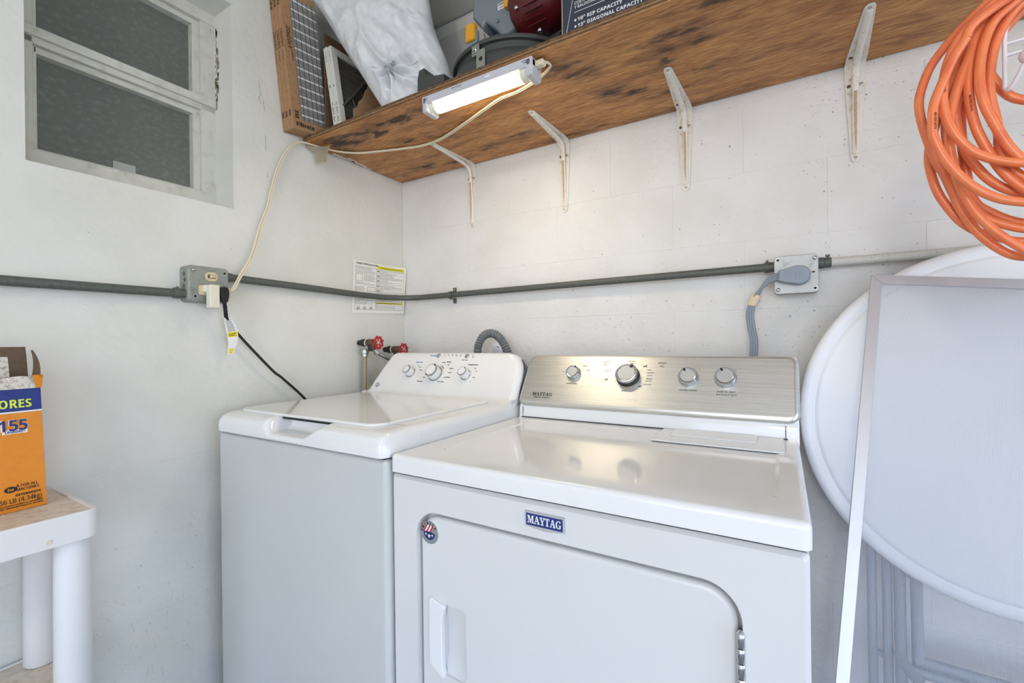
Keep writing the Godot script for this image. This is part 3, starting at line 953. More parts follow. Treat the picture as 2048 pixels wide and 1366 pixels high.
func dryer() -> void:
	var t := thing("tumble_dryer", "white tumble dryer with a brushed steel control panel, front right of the washer", "dryer")
	var x0 := 0.769
	var x1 := 1.505
	var zf := 0.822
	# body: sides and back as a box behind the pressed front panel
	rbox(Vector3((x0 + x1) / 2, 0.446, 0.46), Vector3(x1 - x0, 0.856, 0.66), 0.006, 2)
	commit("cabinet", M.enamel_side, t)
	var fw := x1 - x0
	var cx := (x0 + x1) / 2
	var outer := rrect(fw, 0.853, 0.006, 3, Vector2(cx, 0.4465))
	var face := rrect(fw - 0.012, 0.841, 0.005, 3, Vector2(cx, 0.4465))
	var oc := Vector2((0.838 + 1.428) / 2, 0.50)
	var hole := rrect(0.590, 0.622, 0.052, 10, oc)
	ring_fill(face, hole, zf)
	# rolled edge round the panel
	for i in outer.size():
		var j := (i + 1) % outer.size()
		var p := outer[i]
		var q := outer[j]
		var n1 := Vector3(p.x - cx, 0, 0).normalized() * 0.0
		var a := Vector3(p.x, p.y, zf - 0.006)
		var b := Vector3(q.x, q.y, zf - 0.006)
		var c := Vector3(face[j].x, face[j].y, zf)
		var d := Vector3(face[i].x, face[i].y, zf)
		var nn := (b - a).cross(d - a).normalized()
		if nn.z < 0: nn = -nn
		tri(a, b, c, nn, nn, nn); tri(a, c, d, nn, nn, nn)
	wall_loop(outer, 0.70, zf - 0.006, false)
	wall_loop(hole, zf - 0.028, zf, true)
	commit("front_panel", M.enamel_side, t)
	prism(rrect(0.60, 0.63, 0.05, 8, oc), zf - 0.034, zf - 0.028)
	commit("door_frame", M.enamel_side, t)
	# door: rounded slab in the opening, with a hand pocket
	var dn := Node3D.new()
	dn.name = "door"
	t.add_child(dn, true)
	var dpoly := rrect(0.581, 0.608, 0.047, 10, Vector2(oc.x - 0.0015, oc.y - 0.004))
	var dz := zf - 0.0075
	var bev := 0.009
	var me := miters(dpoly)
	var dface := PackedVector2Array()
	for i in dpoly.size(): dface.append(dpoly[i] - me[0][i] * bev)
	var pk := rrect(0.058, 0.140, 0.012, 4, Vector2(0.926, 0.5625))
	ring_fill(dface, pk, dz)
	for st in 3:
		var a0 := PI / 2 * st / 3
		var a1 := PI / 2 * (st + 1) / 3
		for i in dpoly.size():
			var j := (i + 1) % dpoly.size()
			var f := func(k: int, a: float): var q: Vector2 = dpoly[k] - me[0][k] * bev * (1 - sin(a)); return Vector3(q.x, q.y, dz - bev * (1 - cos(a)))
			var g := func(k: int, a: float): var m: Vector2 = me[0][k].normalized(); return Vector3(m.x * sin(a), m.y * sin(a), cos(a))
			tri(f.call(i, a0), f.call(j, a0), f.call(j, a1), g.call(i, a0), g.call(j, a0), g.call(j, a1))
			tri(f.call(i, a0), f.call(j, a1), f.call(i, a1), g.call(i, a0), g.call(j, a1), g.call(i, a1))
	wall_loop(dpoly, dz - 0.024, dz - bev, false)
	# pocket sinks to the left under the grip
	wall_loop(pk, dz - 0.02, dz, true)
	grid(func(u, v):
		var x: float = 0.896 + u * 0.0605
		var y: float = 0.491 + v * 0.143
		var e: float = smoothstep(0.0, 0.3, v) * (1 - smoothstep(0.62, 1.0, v))
		var k: float = pow(1 - u, 0.7) * (0.35 + 0.65 * e)
		return Vector3(x, y, dz - 0.0003 - 0.019 * k), 24, 24, Vector3(0, 0, 1))
	commit("door_panel", M.enamel_side, dn)
	var gp := PackedVector2Array([Vector2(0.8655, 0.512), Vector2(0.8665, 0.506), Vector2(0.897, 0.487), Vector2(0.903, 0.489), Vector2(0.9035, 0.497), Vector2(0.9005, 0.505), Vector2(0.8985, 0.52), Vector2(0.8985, 0.605), Vector2(0.902, 0.615), Vector2(0.905, 0.626), Vector2(0.903, 0.631), Vector2(0.871, 0.639), Vector2(0.866, 0.635)])
	prism(gp, dz - 0.004, dz + 0.0055, 0.0025, 2, false)
	commit("grip", M.plastic_white, dn, "moulded white finger grip")
	# hinge of rolled knuckles
	var hg := Node3D.new()
	hg.name = "hinge"
	t.add_child(hg, true)
	for i in 12:
		var y := 0.750 - i * 0.0205
		X = Transform3D(Basis.IDENTITY, Vector3(1.4255, y - 0.0197, zf + 0.0005))
		lathe([Vector2(0, 0), Vector2(0.0048, 0.0), Vector2(0.0055, 0.0008), Vector2(0.0055, 0.0185), Vector2(0.0048, 0.0195), Vector2(0.0025 if i == 0 else 0.0, 0.0225 if i == 0 else 0.0195), Vector2(0, 0.0232 if i == 0 else 0.0195)], 16)
		commit("knuckle", M.chrome, hg)
	rbox(Vector3(1.4255, 0.62, zf - 0.005), Vector3(0.009, 0.26, 0.004), 0.001, 1)
	commit("leaf", M.zinc, hg)
	rbox(Vector3(1.1335, 0.8095, zf - 0.002), Vector3(0.008, 0.0035, 0.006), 0.001, 1)
	commit("door_catch", M.zinc, t)
	# maker's badge
	var bd := PackedVector2Array([Vector2(-0.0375, 0.0135), Vector2(0.0375, 0.0135), Vector2(0.0375, -0.0125), Vector2(0.0, -0.0165), Vector2(-0.0375, -0.0125)])
	X = Transform3D(Basis.IDENTITY, Vector3(1.130, 0.8425, zf))
	prism(bd, 0, 0.003, 0.0012)
	var bg := commit("badge", M.aluminium, t, "silver framed badge")
	rbox(Vector3(1.130, 0.8425, zf + 0.0031), Vector3(0.069, 0.0205, 0.0008), 0.0003, 1)
	commit("badge_field", M.print_navy, bg, "dark blue field")
	text(bg, "MAYTAG", 0.0122, M.print_white, Vector3(1.130, 0.8425, zf + 0.0038), Vector3.RIGHT, Vector3.UP, "Droid Serif", true, 1, 0.82)
	# round sticker on the door corner
	X = Transform3D(Basis(Vector3.RIGHT, Vector3(0, 0, 1), Vector3(0, -1, 0)), Vector3(0.866, 0.766, dz))
	lathe([Vector2(0, 0.0006), Vector2(0.0226, 0.0006), Vector2(0.0230, 0)], 40)
	var sk := commit("sticker", M.silver_ring, dn, "round silver sticker with a flag globe")
	var sc := Vector3(0.866, 0.7673, dz + 0.0007)
	var K := Basis.from_scale(Vector3(1.37, 1.37, 1))
	var cols := [M.saw_red, M.print_white, M.saw_red, M.print_white, M.saw_red]
	for i in 5:
		var ya := 0.010 - i * 0.0024
		var yb := ya - 0.0024
		var poly := PackedVector2Array()
		for k in 7:
			var y := lerpf(ya, yb, k / 6.0)
			poly.append(Vector2(sqrt(maxf(0.0, 0.0103 * 0.0103 - y * y)), y))
		for k in 7:
			var y := lerpf(yb, ya, k / 6.0)
			poly.append(Vector2(-sqrt(maxf(0.0, 0.0103 * 0.0103 - y * y)) - 0.00001, y))
		X = Transform3D(Basis(Vector3(0, 0, 1), deg_to_rad(58)) * K, sc)
		prism(poly, -0.0002, 0.0002)
		commit("stripe", cols[i], sk)
	var bl := PackedVector2Array()
	for k in 20: bl.append(Vector2(cos(PI + PI * k / 19.0), sin(PI + PI * k / 19.0)) * 0.0106)
	for k in 9: bl.append(Vector2(0.0106 - k * 0.0106 / 4.5, (0.0007 if k % 2 == 1 else -0.0007) + 0.0005))
	X = Transform3D(Basis(Vector3(0, 0, 1), deg_to_rad(-8)) * K, sc + Vector3(0, -0.0015, 0.0003))
	prism(bl, -0.0002, 0.0002)
	commit("blue_half", M.print_navy, sk)
	for s in [[0.0, -0.0055, 0.0034], [-0.006, -0.0035, 0.0022], [0.006, -0.004, 0.0022]]:
		var star := PackedVector2Array()
		for k in 10: star.append(Vector2(sin(TAU * k / 10), cos(TAU * k / 10)) * (s[2] if k % 2 == 0 else s[2] * 0.42))
		X = Transform3D(K, sc + Vector3(s[0] * 1.37, s[1] * 1.37, 0.0006))
		prism(star, -0.0002, 0.0002)
		commit("star", M.print_white, sk)
	var word := "AMERICA"
	for i in 7:
		var a := deg_to_rad(174 - i * 23.0)
		text(sk, word[i], 0.0050, M.saw_red if i == 2 else M.print_black, Vector3(0.866, 0.766, dz + 0.0007) + Vector3(cos(a), sin(a), 0) * 0.0186, Vector3(sin(a), -cos(a), 0), Vector3(cos(a), sin(a), 0), "Droid Sans", true)
	# top panel with a shallow pressed well
	var tw := 0.739
	var td := 0.694
	var tc := Vector3(1.1385, 0.0, 0.4795)
	X = Transform3D(Basis(Vector3(1, 0, 0), Vector3(0, 0, -1), Vector3(0, 1, 0)), tc)
	var to := rrect(tw, td, 0.012, 5)
	var tm := miters(to)
	var rr := 0.010
	for st in 4:
		var a0 := PI / 2 * st / 4
		var a1 := PI / 2 * (st + 1) / 4
		for i in to.size():
			var j := (i + 1) % to.size()
			var f := func(k: int, a: float): var q: Vector2 = to[k] - tm[0][k] * rr * (1 - sin(a)); return Vector3(q.x, q.y, 0.915 - rr * (1 - cos(a)))
			var g := func(k: int, a: float): var m: Vector2 = tm[0][k].normalized(); return Vector3(m.x * sin(a), m.y * sin(a), cos(a))
			tri(f.call(i, a0), f.call(j, a0), f.call(j, a1), g.call(i, a0), g.call(j, a0), g.call(j, a1))
			tri(f.call(i, a0), f.call(j, a1), f.call(i, a1), g.call(i, a0), g.call(j, a1), g.call(i, a1))
	wall_loop(to, 0.879, 0.915 - rr, false)
	var tin := PackedVector2Array()
	for i in to.size(): tin.append(to[i] - tm[0][i] * rr)
	var well := rrect(0.634, 0.400, 0.012, 5, Vector2(0.015, -0.061))
	var well2 := rrect(0.622, 0.388, 0.008, 5, Vector2(0.015, -0.061))
	ring_fill(tin, well, 0.915)
	for i in well.size():
		var j := (i + 1) % well.size()
		var a := Vector3(well[i].x, well[i].y, 0.915)
		var b := Vector3(well[j].x, well[j].y, 0.915)
		var c := Vector3(well2[j].x, well2[j].y, 0.9125)
		var d := Vector3(well2[i].x, well2[i].y, 0.9125)
		var nn := (b - a).cross(d - a).normalized()
		if nn.z < 0: nn = -nn
		tri(a, b, c, nn, nn, nn); tri(a, c, d, nn, nn, nn)
	var ix := Geometry2D.triangulate_polygon(well2)
	for i in range(0, ix.size(), 3):
		var nn := Vector3(0, 0, 1)
		tri(Vector3(well2[ix[i]].x, well2[ix[i]].y, 0.9125), Vector3(well2[ix[i + 1]].x, well2[ix[i + 1]].y, 0.9125), Vector3(well2[ix[i + 2]].x, well2[ix[i + 2]].y, 0.9125), nn, nn, nn)
	commit("top_panel", M.enamel, t)
	rbox(Vector3(cx, 0.875, 0.47), Vector3(fw - 0.02, 0.012, 0.66), 0.002, 1)
	commit("seam", M.dark_gap, t)
	# lint filter lid near the back right
	X = Transform3D(Basis(Vector3(1, 0, 0), Vector3(0, 0, -1), Vector3(0, 1, 0)), Vector3(1.345, 0.9145, 0.372))
	prism(rrect(0.268, 0.146, 0.006, 3), 0, 0.0035, 0.0015, 2)
	commit("lint_lid", M.enamel, t)
	X = Transform3D(Basis(Vector3(1, 0, 0), Vector3(0, 0, -1), Vector3(0, 1, 0)), Vector3(1.335, 0.9175, 0.345))
	prism(rrect(0.185, 0.08, 0.006, 3), 0, 0.0035, 0.0025, 2)
	commit("lint_lid_handle", M.enamel, t)
	# console: white plinth, sloped brushed panel
	var pp := PackedVector2Array()
	for p in [[0.298, 0.915], [0.296, 0.944], [0.292, 0.952], [0.200, 1.094], [0.190, 1.100], [0.150, 1.100], [0.142, 1.09], [0.142, 0.90], [0.298, 0.90]]: pp.append(Vector2(p[0], p[1]))
	X = Transform3D(Basis(Vector3(0, 0, 1), Vector3(0, 1, 0), Vector3(1, 0, 0)), Vector3.ZERO)
	prism(pp, 0.776, 1.509, 0.004, 2)
	commit("console_case", M.enamel, t)
	for xx in [0.790, 1.482]:
		rbox(Vector3(xx, 0.932, 0.2972), Vector3(0.0016, 0.030, 0.002), 0.0004, 1)
	rbox(Vector3(1.136, 0.9168, 0.2985), Vector3(0.70, 0.0024, 0.003), 0.0005, 1)
	commit("console_joint", M.dark_gap, t)
	var up := Vector3(0, 0.142, -0.092).normalized()
	var n := Vector3.RIGHT.cross(up).normalized()
	var o := Vector3(1.1405, 1.026, 0.2450)
	var L := 0.180
	var fr := Transform3D(Basis(Vector3.RIGHT, up, n), o + n * 0.002)
	X = fr
	prism(rrect(0.742, L, 0.026, 8), -0.004, 0.010, 0.0135, 4, false)
	commit("control_panel", M.stainless, t, "brushed stainless control panel")
	var on := func(px: float, py: float): return o + n * 0.0121 + Vector3.RIGHT * (px - 1.1405) + up * py
	dryer_print(t, on, up, n)

func dryer_print(t: Node3D, on: Callable, up: Vector3, n: Vector3) -> void:
	var rt := Vector3.RIGHT
	for kb in [[0.937, 0.021, 0.0230, 22.0], [1.103, 0.016, 0.0345, 28.0], [1.264, 0.016, 0.0265, -28.0], [1.353, 0.017, 0.0275, -25.0]]:
		var kn := Node3D.new()
		kn.name = numbered("knob", t)
		t.add_child(kn, true)
		var R: float = kb[2]
		var H := R * 0.58
		X = axis(on.call(kb[0], kb[1]), n)
		lathe([Vector2(R * 0.98, 0), Vector2(R * 0.90, H * 0.72)], 40)
		commit("knob_skirt", M.black_plastic if R > 0.03 else M.silver_ring, kn)
		X = axis(on.call(kb[0], kb[1]), n)
		lathe([Vector2(R * 0.90, H * 0.72), Vector2(R * 0.92, H * 0.88), Vector2(R * 0.88, H), Vector2(R * 0.80, H * 1.02), Vector2(R * 0.68, H * 0.95)], 40)
		commit("knob_ring", M.chrome, kn, "polished chrome rim")
		X = axis(on.call(kb[0], kb[1]), n)
		lathe([Vector2(0, H * 0.97), Vector2(R * 0.69, H * 0.955)], 40)
		commit("knob_face", M.knob_face, kn)
		var a := deg_to_rad(kb[3])
		var dir := rt * sin(a) + up * cos(a)
		X = Transform3D(Basis(dir.cross(n).normalized(), dir, n), on.call(kb[0], kb[1]) + n * H * 1.0 + dir * R * 0.74)
		rbox(Vector3.ZERO, Vector3(R * 0.20, R * 0.30, 0.003), 0.001, 1)
		commit("pointer", M.black_plastic, kn)
	var q := [["temperature", 0.938, -0.014, 0.0042, "k", 0], ["low", 0.902, 0.026, 0.0032, "g", 0], ["medium", 0.968, 0.047, 0.0032, "g", 0], ["high", 0.982, 0.032, 0.0032, "g", 0], ["timed", 1.032, 0.061, 0.0052, "o", 0], ["dry", 1.032, 0.052, 0.0052, "o", 0], ["off", 1.042, 0.003, 0.0056, "k", 1], ["damp dry", 1.042, 0.032, 0.0032, "o", 0],
		["energy saver", 1.105, 0.065, 0.0030, "o", 0], ["cool down", 1.106, 0.058, 0.0030, "o", 0], ["off", 1.147, 0.049, 0.0056, "k", 1], ["sensor", 1.193, 0.061, 0.0056, "k", 0], ["dry", 1.193, 0.051, 0.0056, "k", 0], ["more", 1.160, 0.038, 0.0034, "g", 0], ["more dry", 1.164, 0.029, 0.0034, "g", 0], ["normal", 1.163, 0.020, 0.0034, "g", 0], ["delicate", 1.163, 0.010, 0.0034, "g", 0], ["less dry", 1.162, 0.003, 0.0034, "g", 0], ["fluff down", 1.160, -0.008, 0.0034, "g", 0],
		["off", 1.140, -0.015, 0.0056, "k", 1], ["steam", 1.098, -0.030, 0.0036, "g", 0], ["wrinkle control", 1.266, -0.020, 0.0046, "k", 0], ["off", 1.246, 0.041, 0.0034, "g", 0], ["on", 1.290, 0.043, 0.0032, "g", 0], ["push to start", 1.356, -0.020, 0.0052, "k", 0], ["end of cycle signal", 1.357, -0.028, 0.0040, "k", 0], ["on", 1.375, 0.043, 0.0032, "g", 0],
		["COMMERCIAL TECHNOLOGY", 0.850, -0.0655, 0.0030, "k", 0]]
	for s in q: text(t, s[0], s[3], {"k": M.print_black, "g": M.print_grey, "o": M.print_orange}[s[4]], on.call(s[1], s[2]), rt, up, "Droid Sans", s[5] == 1, 1)
	text(t, "MAYTAG", 0.0105, M.print_black, on.call(0.850, -0.055), rt, up, "Droid Serif", true)
	for arc in [[196.0, 250.0, M.print_brown], [250.0, 306.0, M.print_orange], [-10.0, 4.0, M.print_orange], [14.0, 28.0, M.print_orange]]:
		var pts := []
		for i in 9:
			var a := deg_to_rad(lerpf(arc[0], arc[1], i / 8.0))
			pts.append(on.call(1.103, 0.016) + (rt * cos(a) + up * sin(a)) * 0.0375)
		tube(curve(pts, 2), 0.0008, 5, 0, 0.0004, n)
		commit("dial_arc", arc[2], t)

func round_table() -> void:
	var t := thing("round_table", "round white plastic folding table stood on edge against the wall right of the dryer", "table")
	var tilt := atan(0.10)
	var fr := Transform3D(Basis(Vector3.RIGHT, -tilt) * Basis(Vector3.RIGHT, PI / 2), Vector3(1.913, 0.955, 0.128))
	X = fr
	var R := 0.3995
	lathe([Vector2(0, 0.026), Vector2(R - 0.042, 0.026), Vector2(R - 0.036, 0.0255), Vector2(R - 0.032, 0.0225), Vector2(R - 0.027, 0.024), Vector2(R - 0.018, 0.027), Vector2(R - 0.009, 0.026), Vector2(R - 0.002, 0.020), Vector2(R, 0.010), Vector2(R, -0.010), Vector2(R - 0.006, -0.014), Vector2(R - 0.03, -0.012), Vector2(R - 0.04, 0.0), Vector2(0, 0.0)], 120)
	commit("tabletop", M.table_white, t)
	# folded tubular legs hang below the top
	for lx in [1.662, 1.690, 1.713, 1.742]:
		var top := 0.66 if lx < 1.70 else (0.605 if lx < 1.73 else 0.585)
		var dz: float = 0.075 + (lx - 1.66) * 0.35
		var rad := 0.010 if lx < 1.70 else 0.0115
		tube(curve([Vector3(lx, 0.004, dz + 0.03), Vector3(lx, 0.3, dz + 0.015), Vector3(lx, top - 0.02, dz), Vector3(lx - 0.004, top - 0.004, dz), Vector3(lx - 0.02, top + 0.012, dz)], 6), rad, 14)
		commit("leg", M.leg_grey, t)
	for s in [[0.392, 0.118, 1.735], [0.372, 0.130, 1.72]]:
		tube(curve([Vector3(s[2], s[0], s[1]), Vector3(1.95, s[0] - 0.004, s[1] + 0.004), Vector3(2.14, s[0], s[1])], 6), 0.0115, 14)
		commit("cross_bar", M.leg_grey, t)
	tube(curve([Vector3(1.706, 0.395, 0.11), Vector3(1.73, 0.37, 0.16), Vector3(1.80, 0.34, 0.24), Vector3(1.9, 0.30, 0.34)], 6), 0.011, 14)
	commit("brace", M.leg_grey, t)
	for lx in [2.10, 2.16]:
		tube(curve([Vector3(lx, 0.004, 0.13), Vector3(lx, 0.4, 0.12), Vector3(lx, 0.62, 0.10)], 6), 0.0115, 14)
		commit("leg", M.leg_grey, t)
	tube(curve([Vector3(1.66, 0.37, 0.085), Vector3(1.70, 0.37, 0.092)], 2), 0.008, 10)
	commit("cross_bar", M.leg_grey, t)

func window_screen() -> void:
	var t := thing("window_screen", "framed insect screen with an aluminium edge leaning in front of the round table", "screen")
	# corner and directions of its leaning plane
	var A := Vector3(1.6565, 1.2925, 0.167)
	var down := Vector3(-0.1185, -0.927, 0.357).normalized()
	var side := Vector3(1, -0.106, 0.0).normalized()
	side = (side - down * side.dot(down)).normalized()
	var n := side.cross(-down).normalized()
	var Wd := 0.62
	var H := (A.y - 0.06) / -down.y
	var fr := Transform3D(Basis(side, -down, n), A)
	var b := 0.0215
	# four mitred rails
	var rails := [[Vector2(0, 0), Vector2(Wd, 0), Vector2(Wd - b, -b), Vector2(b, -b)], [Vector2(0, -H), Vector2(b, -H + b), Vector2(Wd - b, -H + b), Vector2(Wd, -H)], [Vector2(0, 0), Vector2(b, -b), Vector2(b, -H + b), Vector2(0, -H)], [Vector2(Wd, 0), Vector2(Wd, -H), Vector2(Wd - b, -H + b), Vector2(Wd - b, -b)]]
	for r in rails:
		X = fr
		prism(PackedVector2Array(r), -0.004, 0.004, 0.0012)
		commit("frame_rail", M.aluminium, t)
	# woven wire
	var pitch := 0.0019
	var wr := 0.00018
	var x := b
	X = fr
	while x < Wd - b:
		strip(Vector3(x, -b, 0), Vector3(x, -H + b, 0), wr)
		x += pitch
	var y := -b
	while y > -H + b:
		strip(Vector3(b, y, 0), Vector3(Wd - b, y, 0), wr)
		y -= pitch
	var o := commit("wire_mesh", M.screen_wire, t)
	o.set_meta("kind", "stuff")

func strip(a: Vector3, b: Vector3, r: float) -> void:
	var d := (b - a).normalized()
	var s := d.cross(Vector3(0, 0, 1)) * r
	var z := Vector3(0, 0, r)
	var c := [a - s, a + z, a + s, b - s, b + z, b + s]
	tri(c[0], c[1], c[4], -s + z, -s + z, -s + z); tri(c[0], c[4], c[3], -s + z, -s + z, -s + z)
	tri(c[1], c[2], c[5], s + z, s + z, s + z); tri(c[1], c[5], c[4], s + z, s + z, s + z)

func resin_shelf() -> void:
	var t := thing("shelving_unit", "white plastic shelving unit with fat round legs against the left wall", "shelving unit")
	for lv in [0.822, 0.448]:
		var L := 0.60
		var c := Vector3(0.148, lv, 1.153 + L / 2)
		# tray: deep rounded apron with a slightly sunk top
		X = Transform3D(Basis(Vector3(1, 0, 0), Vector3(0, 0, -1), Vector3(0, 1, 0)), c)
		var o := rrect(0.286, L, 0.022, 6)
		wall_loop(o, -0.054, -0.003, false)
		var om := miters(o)
		var rim := PackedVector2Array()
		var inn := PackedVector2Array()
		for i in o.size():
			rim.append(o[i] - om[0][i] * 0.003); inn.append(o[i] - om[0][i] * 0.009)
		for i in o.size():
			var j := (i + 1) % o.size()
			var m0: Vector2 = om[0][i].normalized()
			var m1: Vector2 = om[0][j].normalized()
			var na := Vector3(m0.x, m0.y, 0.7).normalized()
			var nb := Vector3(m1.x, m1.y, 0.7).normalized()
			tri(Vector3(o[i].x, o[i].y, -0.003), Vector3(o[j].x, o[j].y, -0.003), Vector3(rim[j].x, rim[j].y, 0), na, nb, nb)
			tri(Vector3(o[i].x, o[i].y, -0.003), Vector3(rim[j].x, rim[j].y, 0), Vector3(rim[i].x, rim[i].y, 0), na, nb, na)
		ring_fill(rim, inn, 0.0)
		wall_loop(inn, -0.004, 0.0, true)
		commit("shelf_apron", M.resin_white, t)
		X = Transform3D(Basis(Vector3(1, 0, 0), Vector3(0, 0, -1), Vector3(0, 1, 0)), c)
		prism(rrect(0.27, L - 0.016, 0.014, 4), -0.010, -0.003)
		for i in 3:
			X = Transform3D(Basis.IDENTITY, c)
			rbox(Vector3(-0.02, -0.0028, -L / 2 + 0.11 + i * 0.17), Vector3(0.20, 0.0012, 0.0025), 0.0004, 1)
		rbox(Vector3(0, -0.002, 0), Vector3(0.002, 0.001, 0.002), 0.0003, 1)
		commit("shelf_surface", M.resin_dusty, t)
		X = axis(c + Vector3(0.143, -0.042, -L / 2 + 0.075), Vector3(1, 0, 0))
		lathe([Vector2(0, 0.0015), Vector2(0.004, 0.0015), Vector2(0.005, 0)], 16)
		commit("plug_button", M.resin_dusty, t)
	for lx in [0.050, 0.252]:
		for lz in [1.186, 1.72]:
			for sp in [[0.0, 0.396], [0.446, 0.770]]:
				X = Transform3D(Basis.IDENTITY, Vector3(lx, 0, lz))
				lathe([Vector2(0.0265, sp[0]), Vector2(0.0295, sp[0] + 0.004), Vector2(0.0272, sp[1])], 28)
				commit("leg", M.resin_white, t)

func detergent() -> void:
	var t := thing("detergent_box", "opened orange and blue carton of laundry detergent on the white plastic shelf", "detergent carton")
	var y0 := 0.8195
	var A := Vector3(0.155, y0, 1.199)      # near bottom right corner of the printed face
	var along := Vector3(0.008, 0, 0.0736).normalized()
	var back := Vector3(-along.z, 0, along.x)
	var up := Vector3(0.0, 1, 0.03).normalized()
	var Wd := 0.225
	var D := 0.055
	var H := 0.248
	var n := -back
	var P := func(u: float, v: float, d: float): return A + along * u + up * v + back * d
	# four walls with card thickness, open at the top
	var Bs := Basis(-along, up, n)
	var mk := func(u0: float, u1: float, v0: float, v1: float, d0: float, d1: float):
		X = Transform3D(Basis(along, up, back), A)
		rbox(Vector3((u0 + u1) / 2, (v0 + v1) / 2, (d0 + d1) / 2), Vector3(u1 - u0, v1 - v0, d1 - d0), 0.0012, 1)
	mk.call(0, Wd, 0, 0.197, 0, 0.002)
	commit("front_panel", M.detergent_orange, t)
	mk.call(0, Wd, 0.2005, H - 0.003, 0.0, 0.002)
	commit("blue_band", M.detergent_blue, t, "blue printed band")
	mk.call(0, Wd, 0.197, 0.2005, 0, 0.002)
	commit("white_line", M.print_white, t)
	mk.call(0, 0.002, 0, H, 0.001, D); mk.call(Wd - 0.002, Wd, 0, H, 0.001, D); mk.call(0, Wd, 0, H, D - 0.002, D); mk.call(0, Wd, 0, 0.003, 0, D)
	commit("side_panels", M.detergent_orange, t)
	mk.call(0.0022, 0.003, 0.01, H + 0.004, 0.003, D - 0.003); mk.call(0.003, Wd - 0.003, 0.01, H, D - 0.003, D - 0.0022)
	commit("inner_card", M.carton_inside, t)
	# flaps: front one folded out and a little up, back one upright, end one curling up
	var r := -along
	var q0: Vector3 = P.call(-0.003, H - 0.003, 0.0)
	grid(func(u, v): return q0 + along * u * Wd + (back * 0.020 + up * (0.020 + 0.008 * u)) * v + up * 0.004 * sin(u * 14.0) * v, 24, 5, n)
	commit("flap", M.torn_white, t, "torn front flap, brown card with white fibres")
	grid(func(u, v): return q0 + along * (0.010 - u * 0.018 * (0.5 + 0.5 * v)) + (back * 0.018 + up * 0.026) * v + n * 0.002 * (1 - u), 4, 5, n)
	commit("flap", M.detergent_orange, t, "orange flap end")
	var q1: Vector3 = P.call(0.0, H, D)
	grid(func(u, v): return q1 + along * u * Wd + up * v * 0.082 + back * v * v * 0.006, 10, 5, n)
	commit("flap", M.carton_inside, t, "raised back flap")
	grid(func(u, v): return q1 + along * (0.028 + u * (Wd - 0.04)) + up * (0.012 + v * 0.058) + back * v * v * 0.006 + n * 0.001, 10, 5, n)
	commit("glue_patch", M.torn_white, t)
	var q2: Vector3 = P.call(0.0, H, 0.012)
	grid(func(u, v):
		var k: float = 1 - pow(v, 2.2)
		return q2 + back * (u * (D - 0.014) * (0.25 + 0.75 * k) + (1 - k) * (D - 0.014) * 0.75) + up * v * 0.075 - along * sin(v * 2.4) * 0.008, 8, 8, along)
	commit("flap", M.carton_inside, t, "curled end flap")
	# print
	var tx := func(s: String, h: float, m, u: float, v: float, bold: bool, al: int, wide: float): text(t, s, h, m, P.call(u, v, 0.0) + n * 0.0004, r, up, "Droid Sans", bold, al, wide)
	tx.call("COLORES", 0.0165, M.print_lime, 0.014, 0.2155, true, 2, 0.86)
	tx.call("155", 0.0225, M.print_white, 0.0195, 0.1725, true, 2, 0.93)
	text(t, "155", 0.0215, M.print_navy, P.call(0.0210, 0.1725, 0.0) + n * 0.0012, r, up, "Droid Sans", true, 2, 0.885)
	X = Transform3D(Basis(r, up, n), P.call(0.041, 0.160, 0.0))
	rbox(Vector3.ZERO, Vector3(0.036, 0.0075, 0.0008), 0.0003, 1)
	commit("print_plate", M.print_white, t)
	text(t, "LAVADAS+", 0.0045, M.print_navy, P.call(0.041, 0.160, 0.0) + n * 0.0006, r, up, "Droid Sans", true, 1, 0.95)
	tx.call("& FOR ALL", 0.0052, M.print_brown, 0.012, 0.0505, false, 2, 0.95)
	tx.call("MACHINES", 0.0052, M.print_brown, 0.010, 0.0430, false, 2, 0.95)
	X = Transform3D(Basis(r, up, n), P.call(0.0515, 0.0455, 0.0))
	X = X.scaled_local(Vector3(1.0, 1.0, 1.0))
	var el := PackedVector2Array()
	for i in 24: el.append(Vector2(cos(TAU * i / 24) * 0.0092, sin(TAU * i / 24) * 0.0062))
	prism(el, -0.0004, 0.0005)
	commit("emblem", M.print_brown, t, "dark oval emblem")
	text(t, "he", 0.0055, M.detergent_orange, P.call(0.0515, 0.0455, 0.0) + n * 0.0006, r, up, "Droid Serif", true)
	tx.call("DETERGENTE", 0.0046, M.print_brown, 0.008, 0.0325, true, 2, 0.95)
	tx.call("PESO NETO 9.56 LB (4.34kg)", 0.0085, M.print_brown, 0.007, 0.0225, false, 2, 0.82)
	tx.call("SUFICIENTE PARA 155 LAVADAS CUANDO SE USA MEDIDA", 0.0026, M.print_brown, 0.006, 0.0140, false, 2, 1.0)
	tx.call("PRECAUCIONES: MANTENER FUERA DEL ALCANCE", 0.0026, M.print_brown, 0.006, 0.0095, false, 2, 1.0)

